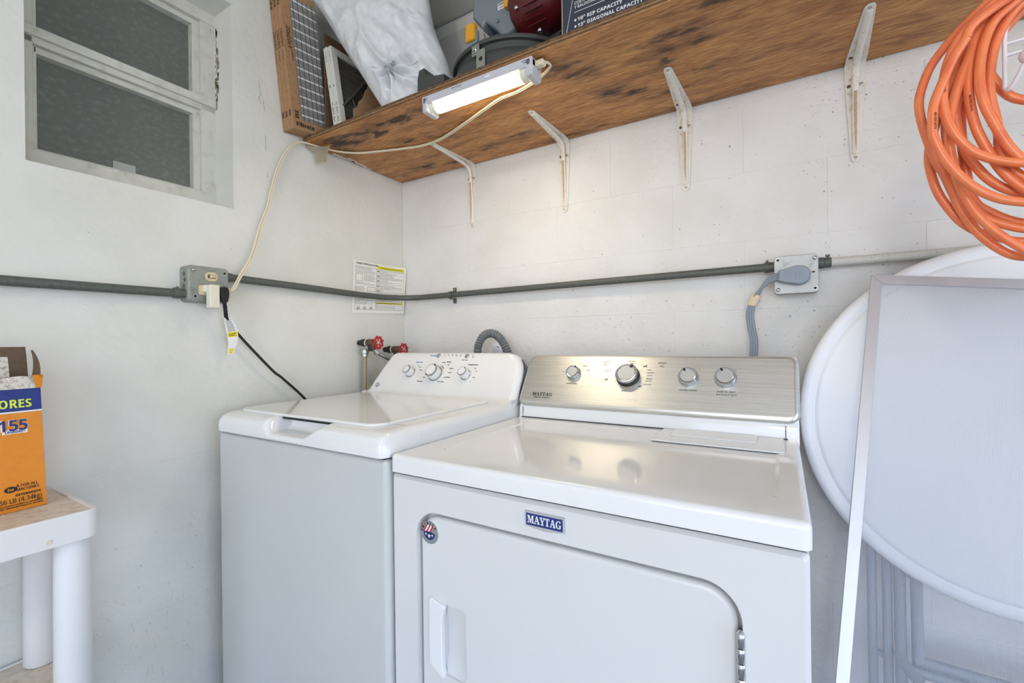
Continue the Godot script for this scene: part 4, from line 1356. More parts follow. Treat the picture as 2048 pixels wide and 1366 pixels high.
func conduits() -> void:
	var r := 0.0117
	tube(PackedVector3Array([Vector3(0.026, 1.293, 2.6), Vector3(0.026, 1.294, 1.4), Vector3(0.027, 1.295, 0.905)]), r, 16)
	var o := commit("conduit_pipe", M.galvanised, self)
	top(o, "grey metal conduit running from the picture edge into the switch box on the left wall", "conduit")
	var p := [Vector3(0.028, 1.354, 0.772), Vector3(0.027, 1.349, 0.5), Vector3(0.026, 1.344, 0.30)]
	for i in 9:
		var a := PI / 2 * i / 8
		p.append(Vector3(0.026 + 0.13 * (1 - cos(a)), 1.343 + 0.002 * i / 8, 0.026 + 0.13 * (1 - sin(a))))
	p.append(Vector3(0.9, 1.348, 0.026)); p.append(Vector3(1.445, 1.350, 0.027))
	tube(curve(p, 4), r, 16)
	o = commit("conduit_pipe", M.galvanised, self)
	top(o, "long grey conduit bent round the corner between the two outlet boxes", "conduit")
	tube(PackedVector3Array([Vector3(1.592, 1.350, 0.026), Vector3(1.9, 1.349, 0.026), Vector3(3.2, 1.347, 0.026)]), r * 1.02, 16)
	o = commit("conduit_pipe", M.conduit_painted, self)
	top(o, "white painted conduit passing behind the round table top", "conduit")
	var st := thing("pipe_strap", "small grey strap clipping the conduit to the block wall", "pipe strap")
	grid(func(u, v):
		var a: float = PI * v
		return Vector3(0.297 + (u - 0.5) * 0.018, 1.3445 + cos(a) * 0.0150, 0.027 + sin(a) * 0.0150), 2, 16, Vector3.ZERO, Vector3(0.297, 1.3445, 0.02))
	for e in [1.0, -1.0]:
		rbox(Vector3(0.297, 1.3445 + e * 0.0240, 0.0015), Vector3(0.018, 0.018, 0.003), 0.001, 1)
		rbox(Vector3(0.297, 1.3445 + e * 0.0148, 0.013), Vector3(0.018, 0.002, 0.027), 0.0005, 1)
	commit("band", M.galvanised, st)
	X = axis(Vector3(0.297, 1.3695, 0.003), Vector3(0, 0, 1))
	lathe([Vector2(0, 0.003), Vector2(0.004, 0.002), Vector2(0.0045, 0)], 10)
	commit("screw", M.zinc, st)

func top(o: Node3D, label: String, category: String, group := "") -> void:
	o.set_meta("label", label); o.set_meta("category", category)
	if group: o.set_meta("group", group)

func screw_at(par: Node, at: Vector3, dir: Vector3, open := false) -> void:
	X = axis(at, dir)
	if open:
		lathe([Vector2(0.0058, 0), Vector2(0.0056, 0.0014), Vector2(0.0036, 0.0012), Vector2(0.0030, -0.002)], 14)
		commit("screw_boss", M.zinc, par)
		X = axis(at, dir)
		lathe([Vector2(0, 0.0004), Vector2(0.0034, 0.0004)], 12)
		commit("screw_hole", M.dark_gap, par)
	else:
		lathe([Vector2(0, 0.003), Vector2(0.0035, 0.0026), Vector2(0.0052, 0.001), Vector2(0.0056, 0)], 14)
		X = axis(at, dir) * Transform3D(Basis(Vector3.UP, 0.8), Vector3.ZERO)
		rbox(Vector3(0, 0.003, 0), Vector3(0.0014, 0.0008, 0.008), 0.0002, 1)
		commit("screw", M.zinc, par)

func power_left() -> void:
	var t := thing("switch_box", "grey metal surface box with an ivory switch and socket on the left wall", "outlet box")
	var c := Vector3(0.0285, 1.3245, 0.834)
	X = Transform3D(Basis(Vector3(0, 0, -1), Vector3.UP, Vector3(1, 0, 0)), c)
	prism(rrect(0.108, 0.104, 0.012, 5), -0.0285, 0.019, 0.006, 3, false)
	commit("box", M.box_metal, t)
	X = Transform3D(Basis(Vector3(0, 0, -1), Vector3.UP, Vector3(1, 0, 0)), c)
	prism(rrect(0.104, 0.101, 0.010, 5), 0.0192, 0.0235, 0.002, 2)
	commit("cover", M.box_metal, t)
	var fx := c.x + 0.0235
	var F := Vector3(1, 0, 0)
	screw_at(t, Vector3(fx, 1.363, 0.874), F); screw_at(t, Vector3(fx, 1.361, 0.793), F, true)
	screw_at(t, Vector3(fx, 1.288, 0.872), F, true); screw_at(t, Vector3(fx, 1.286, 0.792), F)
	X = axis(Vector3(fx, 1.3235, 0.829), F)
	lathe([Vector2(0, 0.0014), Vector2(0.003, 0.001), Vector2(0.0034, 0)], 10)
	commit("screw", M.zinc, t)
	X = Transform3D(Basis(Vector3(0, 0, -1), Vector3.UP, F), Vector3(fx, 1.3475, 0.829))
	prism(rrect(0.034, 0.027, 0.0125, 7), -0.002, 0.0025, 0.001)
	commit("switch_plate", M.ivory, t, "ivory oval switch plate")
	X = Transform3D(Basis(Vector3(0, 0, -1), Vector3.UP, F), Vector3(fx + 0.0025, 1.3475, 0.829))
	rbox(Vector3.ZERO, Vector3(0.022, 0.0105, 0.0012), 0.0004, 1)
	commit("switch_slot", M.brass_old, t)
	X = Transform3D(Basis(Vector3(0, 0, -1), Vector3.UP, F) * Basis(Vector3.UP, 0.35), Vector3(fx + 0.005, 1.3475, 0.8275))
	rbox(Vector3.ZERO, Vector3(0.013, 0.0078, 0.009), 0.0012, 1)
	commit("toggle", M.ivory, t)
	X = Transform3D(Basis(Vector3(0, 0, -1), Vector3.UP, F), Vector3(fx + 0.001, 1.3060, 0.826))
	prism(rrect(0.074, 0.028, 0.004, 3), -0.003, 0.004, 0.001)
	commit("socket_plate", M.ivory, t, "ivory socket strip")
	# compression fittings each side
	cyl(Vector3(0.027, 1.295, 0.886), Vector3(0.027, 1.295, 0.902), 0.0135, 14, 0.001); cyl(Vector3(0.027, 1.295, 0.900), Vector3(0.027, 1.295, 0.916), 0.0150, 8, 0.001)
	rbox(Vector3(0.034, 1.309, 0.908), Vector3(0.006, 0.008, 0.006), 0.001, 1)
	commit("fitting", M.galvanised, t)
	cyl(Vector3(0.028, 1.354, 0.783), Vector3(0.028, 1.354, 0.770), 0.0155, 8, 0.001); cyl(Vector3(0.028, 1.354, 0.772), Vector3(0.028, 1.354, 0.760), 0.0135, 14, 0.001)
	commit("fitting", M.galvanised, t)
	for q in [[1.335, 0.030], [1.352, 0.026], [1.318, 0.024]]:
		X = axis(Vector3(q[1], q[0], 0.8885), Vector3(0, 0, 1))
		lathe([Vector2(0, 0.0006), Vector2(0.0055, 0.0006), Vector2(0.007, 0.0)], 14)
	commit("knockout", M.galvanised, t)
	# cream plug-in adapter
	var ad := thing("plug_adapter", "cream plastic plug-in adapter hanging from the left socket", "adapter")
	rbox(Vector3(0.078, 1.2880, 0.8375), Vector3(0.024, 0.066, 0.026), 0.003, 2)
	rbox(Vector3(0.0615, 1.311, 0.8405), Vector3(0.014, 0.020, 0.028), 0.002, 2)
	commit("body", M.cream_plastic, ad)
	for i in 3: rbox(Vector3(0.0901, 1.2880, 0.831 + i * 0.006), Vector3(0.0012, 0.058, 0.0014), 0.0004, 1)
	commit("rib", M.cream_plastic, ad)
	# black washer lead with its warning tag
	var wc := thing("power_cord", "black appliance cord with a white and yellow warning tag, plugged in on the left wall", "power cord")
	X = Transform3D(Basis(Vector3(0, 0, -1), Vector3(0, 1, 0), Vector3(1, 0, 0)), Vector3(0.0, 1.303, 0.8065))
	var pl := PackedVector2Array([Vector2(-0.013, 0.006), Vector2(-0.010, 0.014), Vector2(0.0, 0.0165), Vector2(0.010, 0.014), Vector2(0.0135, 0.006), Vector2(0.0135, -0.012), Vector2(0.010, -0.028), Vector2(0.0, -0.0305), Vector2(-0.008, -0.028), Vector2(-0.012, -0.012)])
	prism(pl, 0.057, 0.081, 0.004, 2)
	commit("plug", M.black_plastic, wc)
	tube(curve([Vector3(0.068, 1.280, 0.803), Vector3(0.062, 1.255, 0.797), Vector3(0.050, 1.232, 0.789)], 5), 0.0052, 10, 0.0006)
	commit("strain_relief", M.black_plastic, wc)
	tube(curve([Vector3(0.050, 1.236, 0.790), Vector3(0.036, 1.205, 0.765), Vector3(0.030, 1.175, 0.739), Vector3(0.030, 1.12, 0.690), Vector3(0.030, 1.058, 0.632), Vector3(0.030, 1.03, 0.598), Vector3(0.030, 0.945, 0.512), Vector3(0.032, 0.84, 0.45), Vector3(0.035, 0.5, 0.30)], 8), 0.0042, 10)
	commit("cable", M.cord_black, wc)
	var tag := Image.create(64, 192, false, Image.FORMAT_RGB8)
	tag.fill(Color(0.90, 0.90, 0.885))
	for i in 12: tag.fill_rect(Rect2i(8, 16 + i * 5, 48 - (i * 7) % 14, 2), Color(0.25, 0.25, 0.27))
	tag.fill_rect(Rect2i(4, 76, 56, 26), Color(0.86, 0.80, 0.12))
	tag.fill_rect(Rect2i(10, 84, 44, 3), Color(0.15, 0.15, 0.12)); tag.fill_rect(Rect2i(10, 92, 40, 3), Color(0.15, 0.15, 0.12))
	tag.fill_rect(Rect2i(14, 162, 36, 26), Color(0.90, 0.82, 0.10))
	var tm := mat("tag_print", Color.WHITE, 0.6)
	tag.flip_y()
	tm.albedo_texture = ImageTexture.create_from_image(tag)
	grid(func(u, v):
		var w: float = 0.013 + 0.012 * sin(v * 3.0) * (1 - v) + 0.004 * sin(v * PI)
		var tw: float = 0.9 - v * 1.5 + 0.6 * v * v
		var mid := Vector3(0.048 - v * 0.006, 1.232 - v * 0.112, 0.786 - v * 0.012 - 0.012 * sin(v * PI))
		return mid + Vector3(sin(tw) * 0.6, 0.35 * (1 - v), -cos(tw)) * (u - 0.5) * w * 1.3, 6, 16, Vector3(1, 0, 0.3))
	commit("warning_tag", tm, wc, "twisted white tag with yellow patches")

func power_right() -> void:
	var t := thing("dryer_outlet_box", "square grey metal outlet box on the back wall above the dryer", "outlet box")
	rbox(Vector3(1.511, 1.3215, 0.0265), Vector3(0.098, 0.100, 0.053), 0.006, 3)
	commit("box", M.box_metal, t)
	X = Transform3D(Basis.IDENTITY, Vector3(1.511, 1.3215, 0))
	prism(rrect(0.102, 0.104, 0.010, 5), 0.052, 0.0565, 0.002, 2)
	commit("cover", M.cover_metal, t)
	var F := Vector3(0, 0, 1)
	screw_at(t, Vector3(1.469, 1.363, 0.0565), F, true); screw_at(t, Vector3(1.554, 1.362, 0.0565), F); screw_at(t, Vector3(1.469, 1.281, 0.0565), F); screw_at(t, Vector3(1.554, 1.281, 0.0565), F, true)
	cyl(Vector3(1.462, 1.350, 0.027), Vector3(1.446, 1.350, 0.027), 0.0135, 14, 0.001); cyl(Vector3(1.450, 1.350, 0.027), Vector3(1.436, 1.350, 0.027), 0.0152, 12, 0.001)
	rbox(Vector3(1.443, 1.366, 0.030), Vector3(0.006, 0.008, 0.006), 0.001, 1)
	commit("fitting", M.galvanised, t)
	cyl(Vector3(1.560, 1.350, 0.027), Vector3(1.576, 1.350, 0.027), 0.0152, 12, 0.001); cyl(Vector3(1.576, 1.350, 0.027), Vector3(1.592, 1.350, 0.027), 0.0138, 14, 0.001)
	rbox(Vector3(1.584, 1.368, 0.030), Vector3(0.010, 0.005, 0.008), 0.001, 1); rbox(Vector3(1.584, 1.365, 0.030), Vector3(0.005, 0.010, 0.005), 0.001, 1)
	commit("fitting", M.galvanised, t)
	rbox(Vector3(1.5505, 1.3245, 0.058), Vector3(0.007, 0.004, 0.004), 0.001, 1)
	commit("clip", M.brass_old, t)
	var c := thing("power_cord", "flat grey three-wire dryer cord with an angled plug, hanging behind the steel panel", "power cord")
	X = Transform3D(Basis.IDENTITY, Vector3(1.5085, 1.3175, 0.057))
	var pl := PackedVector2Array()
	for p in [Vector2(-0.038, 0.014), Vector2(-0.038, -0.014), Vector2(-0.020, -0.0205), Vector2(0.004, -0.0255)]: pl.append(p)
	for i in 13:
		var a := -PI / 2 + PI * i / 12.0
		pl.append(Vector2(0.010, -0.001) + Vector2(cos(a), sin(a)) * 0.0255)
	for p in [Vector2(0.0, 0.0245), Vector2(-0.022, 0.018)]: pl.append(p)
	prism(pl, 0, 0.026, 0.004, 3, false)
	var plug := commit("plug", M.cord_grey, c)
	for i in 12:
		if i > 4 and i < 7: continue
		rbox(Vector3(1.484 + i * 0.0038, 1.3175, 0.0831), Vector3(0.0012, 0.020 + 0.006 * sin(i * 0.4), 0.0008), 0.0003, 1)
	commit("rib", M.cord_grey, plug)
	for k in 3:
		var d := (k - 1) * 0.0064
		tube(curve([Vector3(1.476, 1.3165 + d, 0.070), Vector3(1.452, 1.313 + d, 0.062), Vector3(1.430 + d * 0.55, 1.292 + d * 0.8, 0.052), Vector3(1.411 + d, 1.262 + d * 0.35, 0.044), Vector3(1.399 + d, 1.225, 0.040), Vector3(1.401 + d, 1.185, 0.040), Vector3(1.408 + d, 1.14, 0.042), Vector3(1.406 + d, 1.08, 0.045), Vector3(1.406 + d, 0.95, 0.05), Vector3(1.40 + d, 0.5, 0.07)], 8), 0.0043, 10)
	commit("cable", M.cord_grey, c)
	tube(curve([Vector3(1.417, 1.273, 0.0455), Vector3(1.408, 1.258, 0.044), Vector3(1.403, 1.243, 0.0425)], 4), 0.0125, 12, 0, 0.0052, Vector3.RIGHT)
	commit("label_band", M.ivory, c, "wrapped yellowed label")

func plumbing() -> void:
	var sp := [[Vector3(0.0, 1.150, 0.257), 1.0, "red-wheeled brass tap over the old pipe, closer to the window"], [Vector3(0.0, 1.120, 0.120), 0.9, "red-wheeled brass tap low in the corner, half hidden by the washer panel"]]
	for s in sp:
		var k: float = s[1]
		var t := thing("water_tap", s[2], "tap", s[0], "pair of washer taps on the left wall")
		cyl(Vector3(0.0, 0, 0), Vector3(0.034, 0, 0), 0.0105, 14, 0.002)
		X = Transform3D(Basis.IDENTITY, Vector3(0.036, 0, 0))
		rbox(Vector3.ZERO, Vector3(0.028, 0.030, 0.028), 0.009, 3)
		cyl(Vector3(0.036, 0, 0), Vector3(0.036, -0.034, 0), 0.0115, 14, 0.002)
		commit("elbow", M.iron_old, t)
		cyl(Vector3(0.048, 0, 0), Vector3(0.054, 0, 0), 0.0155, 18, 0.002)
		commit("packing_ring", M.plastic_white, t)
		X = axis(Vector3(0.054, 0, 0), Vector3.RIGHT)
		lathe([Vector2(0, 0), Vector2(0.0145, 0), Vector2(0.0150, 0.012), Vector2(0.0142, 0.030), Vector2(0.0110, 0.033), Vector2(0.0105, 0.042), Vector2(0.0065, 0.046), Vector2(0.0055, 0.060), Vector2(0, 0.060)], 18)
		commit("valve_body", M.brass_old, t)
		cyl(Vector3(0.080, 0, 0), Vector3(0.092, -0.030, 0.0), 0.0095, 12, 0.001)
		commit("spout", M.brass_old, t)
		# eight-lobed hand wheel
		var R := 0.0245
		var wh := Node3D.new()
		wh.name = "hand_wheel"
		t.add_child(wh, true)
		var fr := Transform3D(Basis(Vector3(0, 0, -1), Vector3.UP, Vector3.RIGHT) * Basis(Vector3(0, 0, 1), 0.3), Vector3(0.114, 0, 0))
		var rp := []
		for i in 33:
			var a := TAU * i / 32.0
			rp.append(fr * (Vector3(cos(a), sin(a), 0) * (R * 0.86 + 0.0022 * cos(a * 8))))
		tube(PackedVector3Array(rp), 0.0042, 8)
		for i in 5:
			var a := TAU * i / 5.0
			tube(PackedVector3Array([fr * Vector3.ZERO, fr * (Vector3(cos(a), sin(a), 0) * R * 0.84)]), 0.0038, 8)
		for i in 8:
			var a := TAU * i / 8.0
			X = Transform3D(Basis.IDENTITY, fr * (Vector3(cos(a), sin(a), 0) * R))
			rbox(Vector3.ZERO, Vector3(0.008, 0.008, 0.008), 0.0039, 3)
		commit("rim", M.red_wheel, wh)
		X = axis(Vector3(0.108, 0, 0), Vector3.RIGHT)
		lathe([Vector2(0, 0), Vector2(0.008, 0), Vector2(0.008, 0.009), Vector2(0.004, 0.012), Vector2(0, 0.0125)], 14)
		commit("hub", M.zinc, wh)
	var p := thing("supply_pipe", "dirty beige water pipe with a steel nut dropping below the nearer tap", "pipe")
	tube(PackedVector3Array([Vector3(0.038, 1.118, 0.258), Vector3(0.036, 1.0, 0.259), Vector3(0.036, 0.02, 0.26)]), 0.0085, 14)
	commit("pipe", M.pipe_old, p)
	cyl(Vector3(0.037, 1.124, 0.258), Vector3(0.037, 1.106, 0.258), 0.0165, 6, 0.002); cyl(Vector3(0.037, 1.108, 0.258), Vector3(0.037, 1.094, 0.258), 0.0125, 14, 0.001)
	commit("nut", M.zinc, p)
	var h := thing("braided_hose", "braided steel supply hose curving from the nearer tap behind the washer", "hose")
	tube(curve([Vector3(0.094, 1.118, 0.257), Vector3(0.098, 1.106, 0.240), Vector3(0.106, 1.088, 0.205), Vector3(0.112, 1.06, 0.160), Vector3(0.12, 0.95, 0.11), Vector3(0.15, 0.7, 0.08)], 14), 0.0075, 12, 0.0007)
	commit("braid", M.braid, h)
	cyl(Vector3(0.0925, 1.124, 0.257), Vector3(0.0965, 1.106, 0.246), 0.0115, 12, 0.001)
	commit("collar", M.zinc, h)
	var d := thing("drain_hose", "corrugated grey drain hose looping up behind the washer", "hose")
	tube(curve([Vector3(0.462, 0.60, 0.075), Vector3(0.462, 0.95, 0.075), Vector3(0.464, 1.095, 0.078), Vector3(0.472, 1.14, 0.078), Vector3(0.496, 1.172, 0.078), Vector3(0.532, 1.180, 0.077), Vector3(0.566, 1.162, 0.076), Vector3(0.590, 1.128, 0.075), Vector3(0.607, 1.085, 0.075), Vector3(0.615, 1.0, 0.075), Vector3(0.617, 0.6, 0.08)], 8), 0.0128, 18, 0.0042)
	commit("corrugated_tube", M.hose_grey, d)
	var s := thing("waste_pipe", "white capped waste pipe stub in the block wall behind the drain hose", "pipe")
	X = axis(Vector3(0.520, 1.116, 0.0), Vector3(0, 0, 1))
	lathe([Vector2(0.026, 0), Vector2(0.026, 0.020), Vector2(0.022, 0.027), Vector2(0.012, 0.031), Vector2(0, 0.032)], 24)
	commit("cap", M.wire_white, s)
	rbox(Vector3(0.528, 1.125, 0.0292), Vector3(0.006, 0.010, 0.003), 0.001, 1); rbox(Vector3(0.536, 1.119, 0.0255), Vector3(0.004, 0.008, 0.003), 0.001, 1)
	commit("sealant_blob", M.iron_old, s)

func manual_sheet() -> void:
	var im := Image.create(560, 420, false, Image.FORMAT_RGB8)
	im.fill(Color(0.915, 0.91, 0.885))
	var ink := Color(0.44, 0.44, 0.44)
	var dk := Color(0.22, 0.22, 0.22)
	var r := RandomNumberGenerator.new()
	r.seed = 3
	var lines := func(x: int, y0: int, y1: int, w: int, step: int, c: Color):
		var y := y0
		while y < y1:
			var xx := x
			while xx < x + w - 8:
				var l := r.randi_range(6, 26)
				im.fill_rect(Rect2i(xx, y, mini(l, x + w - xx), 2), c)
				xx += l + 3
				if r.randf() < 0.04: break
			y += step
	var boxl := func(x: int, y: int, w: int, h: int):
		im.fill_rect(Rect2i(x, y, w, 2), dk); im.fill_rect(Rect2i(x, y + h, w, 2), dk); im.fill_rect(Rect2i(x, y, 2, h), dk); im.fill_rect(Rect2i(x + w, y, 2, h), dk)
	boxl.call(24, 44, 218, 346); boxl.call(248, 44, 290, 346)
	im.fill_rect(Rect2i(250, 18, 290, 24), Color(0.87, 0.84, 0.10))
	for i in 26: im.fill_rect(Rect2i(290 + i * 9, 27, 6, 7), dk)
	lines.call(30, 50, 66, 170, 7, dk)
	lines.call(30, 72, 100, 200, 6, ink); lines.call(110, 106, 160, 120, 6, ink); lines.call(30, 168, 190, 200, 6, ink); lines.call(30, 206, 240, 90, 7, ink)
	boxl.call(30, 104, 66, 54); boxl.call(150, 204, 80, 34)
	im.fill_rect(Rect2i(24, 252, 66, 12), Color(0.87, 0.84, 0.10))
	lines.call(30, 268, 330, 205, 6, ink); lines.call(30, 338, 352, 120, 7, dk)
	for i in 3:
		boxl.call(48 + i * 66, 362, 22, 22); im.fill_rect(Rect2i(44 + i * 66, 374, 32, 12), Color(0.6, 0.6, 0.6))
	lines.call(256, 52, 120, 275, 6, ink); im.fill_rect(Rect2i(250, 124, 288, 2), dk)
	lines.call(256, 132, 142, 120, 8, dk); lines.call(256, 148, 318, 275, 6, ink)
	for i in 6: im.fill_rect(Rect2i(252, 60 + i * 42, 26, 4), dk)
	im.fill_rect(Rect2i(248, 326, 292, 14), Color(0.87, 0.84, 0.10))
	for i in 28: im.fill_rect(Rect2i(252 + i * 10, 330, 7, 6), dk)
	lines.call(256, 348, 386, 200, 8, ink)
	var m := mat("manual_print", Color.WHITE, 0.8)
	m.albedo_texture = ImageTexture.create_from_image(im)
	# pinned flat to the wall, its right edge lifting off into the corner
	var f := func(u: float, v: float) -> Vector3:
		var tl := Vector3(0.003, 1.4860, 0.2790)
		var tr := Vector3(0.026, 1.4860, 0.0025)
		var bl := Vector3(0.003, 1.2700, 0.2910)
		var br := Vector3(0.004, 1.2800, 0.0070)
		var p: Vector3 = bl.lerp(br, u).lerp(tl.lerp(tr, u), v)
		var lift := maxf(0.0, u - 0.55)
		p.x = 0.0022 + 0.0007 * sin(u * 9 + v * 4) + lift * lift * 0.10 * (0.25 + 0.75 * v)
		return p
	grid(f, 24, 12, Vector3(1, 0, 0))
	var o := commit("reference_sheet", m, self)
	top(o, "white printed instruction sheet with yellow headings stuck up beside the corner", "paper sheet")
	var q: Vector3 = f.call(0.20, 0.955)
	var dir: Vector3 = (f.call(0.42, 0.955) - f.call(0.02, 0.955)).normalized()
	text(o, "Owner's Reference Guide", 0.0085, M.print_black, q + Vector3(0.001, 0, -0.016), dir, Vector3.UP, "Droid Sans", false, 1, 0.85)

func shelf_goods() -> void:
	var SH := SY + 0.0202
	# --- pack of pleated filters, jutting past the shelf edge
	var t := thing("filter_pack", "pack of boxed pleated air filters standing at the left wall end of the shelf", "air filters")
	var tl := deg_to_rad(6.0)
	var fr := Transform3D(Basis(Vector3.RIGHT, tl), Vector3(0.002, SH + 0.004, 0.437))
	var H := 0.47
	for i in 3:
		X = fr
		rbox(Vector3(0.0105 + i * 0.0195, H / 2, 0.0675), Vector3(0.0188, H, 0.135), 0.002, 2)
		commit("filter_frame", M.cardboard, t)
	# mesh side: pleats behind a wire grid, in clear wrap
	X = fr
	grid(func(u, v):
		var y: float = 0.035 + v * (H - 0.06)
		return Vector3(0.0600 + 0.0035 * absf(sin(v * PI * 13)), y, 0.100 - u * 0.098), 6, 130, Vector3.RIGHT)
	commit("pleats", M.pleat_silver, t, "silvery pleated filter face")
	for i in 13:
		X = fr
		rbox(Vector3(0.0632, 0.035 + (i + 0.5) * (H - 0.06) / 13.0, 0.051), Vector3(0.0016, 0.005, 0.098), 0.0006, 1)
		commit("ridge_highlight", M.wire_white, t)  # white strips paint the light caught along the pleat crests
	for i in 5:
		X = fr
		rbox(Vector3(0.0642, H / 2 + 0.004, 0.092 - i * 0.0185), Vector3(0.0012, H - 0.06, 0.0012), 0.0004, 1)
	commit("wire_grid", M.grid_black, t)
	var F := fr.basis * Vector3(0, 0, 1)
	var U := fr.basis * Vector3(0, 1, 0)
	var ptx := func(s: String, h: float, lx: float, ly: float, bold: bool): text(t, s, h, M.print_brown, fr * Vector3(lx, ly, 0.1352), -U, Vector3.RIGHT, "Droid Sans", bold, 1, 1.0)
	var stx := func(s: String, h: float, lz: float, ly: float, bold: bool): text(t, s, h, M.print_brown, fr * Vector3(0.0602, ly, lz), -U, -F, "Droid Sans", bold, 1, 1.0)
	for i in 3:
		ptx.call("20x20x1", 0.0115, 0.0105 + i * 0.0195, 0.295, false)
		ptx.call("Filtrete", 0.0125, 0.0105 + i * 0.0195, 0.425, false)
		ptx.call("Micro Particle Reduction", 0.0022, 0.0065 + i * 0.0195, 0.24, false)
		ptx.call("3M", 0.0100, 0.0105 + i * 0.0195, 0.052, true)
	stx.call("20x20x1", 0.0135, 0.117, 0.300, false)
	stx.call("Air Cleaning Filter", 0.0030, 0.110, 0.245, false)
	text(t, "3M", 0.014, M.print_brown, fr * Vector3(0.0602, 0.050, 0.117), -U, -F, "Droid Sans", true)
	text(t, "Filtrete", 0.014, M.print_brown, fr * Vector3(0.0602, 0.018, 0.088), -F, U, "Droid Sans", true)
	# --- brown carton with torn flaps
	var c := thing("open_carton", "open brown cardboard carton holding white filters under the plastic bag", "carton")
	var ca := fr
	X = Transform3D(Basis.IDENTITY, Vector3(0, SH, 0))
	rbox(Vector3(0.0790, 0.185, 0.25), Vector3(0.004, 0.37, 0.42), 0.001, 1)
	X = Transform3D(Basis.IDENTITY, Vector3(0, SH, 0))
	rbox(Vector3(0.23, 0.15, 0.045), Vector3(0.30, 0.30, 0.004), 0.001, 1)
	X = Transform3D(Basis.IDENTITY, Vector3(0, SH, 0))
	rbox(Vector3(0.23, 0.003, 0.25), Vector3(0.30, 0.006, 0.42), 0.001, 1)
	commit("carton_wall", M.cardboard_dark, c)
	# far flap with its corrugated edge, right wall torn
	X = Transform3D(Basis(Vector3(0, 0, 1), -0.5), Vector3(0.085, SH + 0.36, 0.36))
	rbox(Vector3(0.07, 0.0, -0.1), Vector3(0.15, 0.005, 0.20), 0.001, 1)
	X = Transform3D(Basis(Vector3(0, 0, 1), -0.5), Vector3(0.085, SH + 0.36, 0.36))
	for i in 16: rbox(Vector3(0.0 + i * 0.009, 0.004, 0.0), Vector3(0.006, 0.006, 0.003), 0.001, 1)
	commit("flap", M.cardboard, c)
	var rp := PackedVector2Array([Vector2(0.47, 0.0), Vector2(0.47, 0.05)])
	for i in 14: rp.append(Vector2(0.455 - i * 0.006 + rng.randf_range(-0.004, 0.004), 0.06 + i * 0.012))
	rp.append(Vector2(0.1, 0.26)); rp.append(Vector2(0.1, 0.0))
	X = Transform3D(Basis(Vector3(0, 0, 1), Vector3.UP, Vector3(-1, 0, 0)), Vector3(0.245, SH, 0))
	prism(rp, 0, 0.004)
	commit("torn_wall", M.cardboard, c, "torn corrugated side")
	# --- two white framed filters leaning in the carton
	for i in 2:
		var f := thing("square_filter", ["white framed air filter with grey pleats, the one facing right in the carton", "thin white framed air filter behind the pleated one in the brown carton"][i], "air filter", Vector3.ZERO, "white filters in the open carton")
		var ff := Transform3D(Basis(Vector3(0, 0, 1), deg_to_rad(8.5)) * Basis(Vector3.RIGHT, deg_to_rad(1.5)), Vector3(0.163 - i * 0.0215, SH + 0.008 + i * 0.003, 0.140))
		var S := 0.315
		var D := 0.02
		# frame of four bars round the media
		X = ff; rbox(Vector3(-D / 2, S / 2, S - 0.012), Vector3(D, S, 0.024), 0.0012, 1)
		X = ff; rbox(Vector3(-D / 2, S / 2, 0.012), Vector3(D, S, 0.024), 0.0012, 1)
		X = ff; rbox(Vector3(-D / 2, 0.012, S / 2), Vector3(D, 0.024, S - 0.04), 0.0012, 1)
		X = ff; rbox(Vector3(-D / 2, S - 0.012, S / 2), Vector3(D, 0.024, S - 0.04), 0.0012, 1)
		commit("frame", M.filter_white, f)
		X = ff
		grid(func(u, v): return Vector3(-0.006 - 0.007 * absf(sin(v * PI * 11)), 0.022 + v * (S - 0.044), 0.022 + u * (S - 0.044)), 4, 120, Vector3.RIGHT)
		commit("pleats", M.pleat_grey, f)
		X = ff
		for b in [[0.35, 0.1, 0.62, 0.9], [0.62, 0.9, 0.4, 0.45]]: pass
		tube(PackedVector3Array([Vector3(0, 0.03, 0.20), Vector3(0, 0.15, 0.25), Vector3(0, S - 0.02, 0.13)]), 0.0045, 6)
		tube(PackedVector3Array([Vector3(0, 0.15, 0.25), Vector3(0, 0.10, S - 0.02)]), 0.0045, 6)
		commit("brace_strip", M.pleat_grey, f)
		var fu := ff.basis * Vector3.UP
		var fx := ff.basis * Vector3.RIGHT
		text(f, "11.5x11.5x1", 0.008, M.print_brown, ff * Vector3(-D / 2, 0.075, S + 0.0003), -fu, fx, "Droid Sans Mono", true)
		text(f, "11.5x11.5", 0.005, M.print_grey, ff * Vector3(-D / 2, S - 0.035, S + 0.0003), -fu, fx, "Droid Sans Mono")
		X = ff; rbox(Vector3(-D / 2, 0.02, S), Vector3(0.005, 0.005, 0.0006), 0.0002, 1)
		X = ff; rbox(Vector3(-D / 2, 0.17, S), Vector3(0.004, 0.009, 0.0006), 0.0002, 1)
		commit("print_mark", M.print_brown, f)
	plastic_bag(SH)
	mitre_saw(SH)
	# --- dark blue tool box
	var bx := thing("tool_carton", "dark navy printed power tool carton at the shelf front beside the saw", "carton")
	X = Transform3D(Basis.IDENTITY, Vector3(1.245, SH + 0.16, 0.29))
	rbox(Vector3.ZERO, Vector3(0.46, 0.32, 0.36), 0.003, 2)
	commit("carton_body", M.box_navy, bx)
	rbox(Vector3(1.0147, SH + 0.16, 0.29), Vector3(0.003, 0.319, 0.359), 0.001, 1)
	commit("card_edge", M.card_edge, bx)
	var bf := 0.4702
	var by := SH
	var bt := func(s: String, h: float, x: float, y: float, bold: bool): text(bx, s, h, M.print_white, Vector3(x, by + y, bf), Vector3.RIGHT, Vector3.UP, "Droid Sans", bold, 0, 1.12)
	bt.call("10\" RIP CAPACITY", 0.0085, 1.056, 0.041, true)
	bt.call("13\" DIAGONAL CAPACITY", 0.0085, 1.056, 0.0255, true)
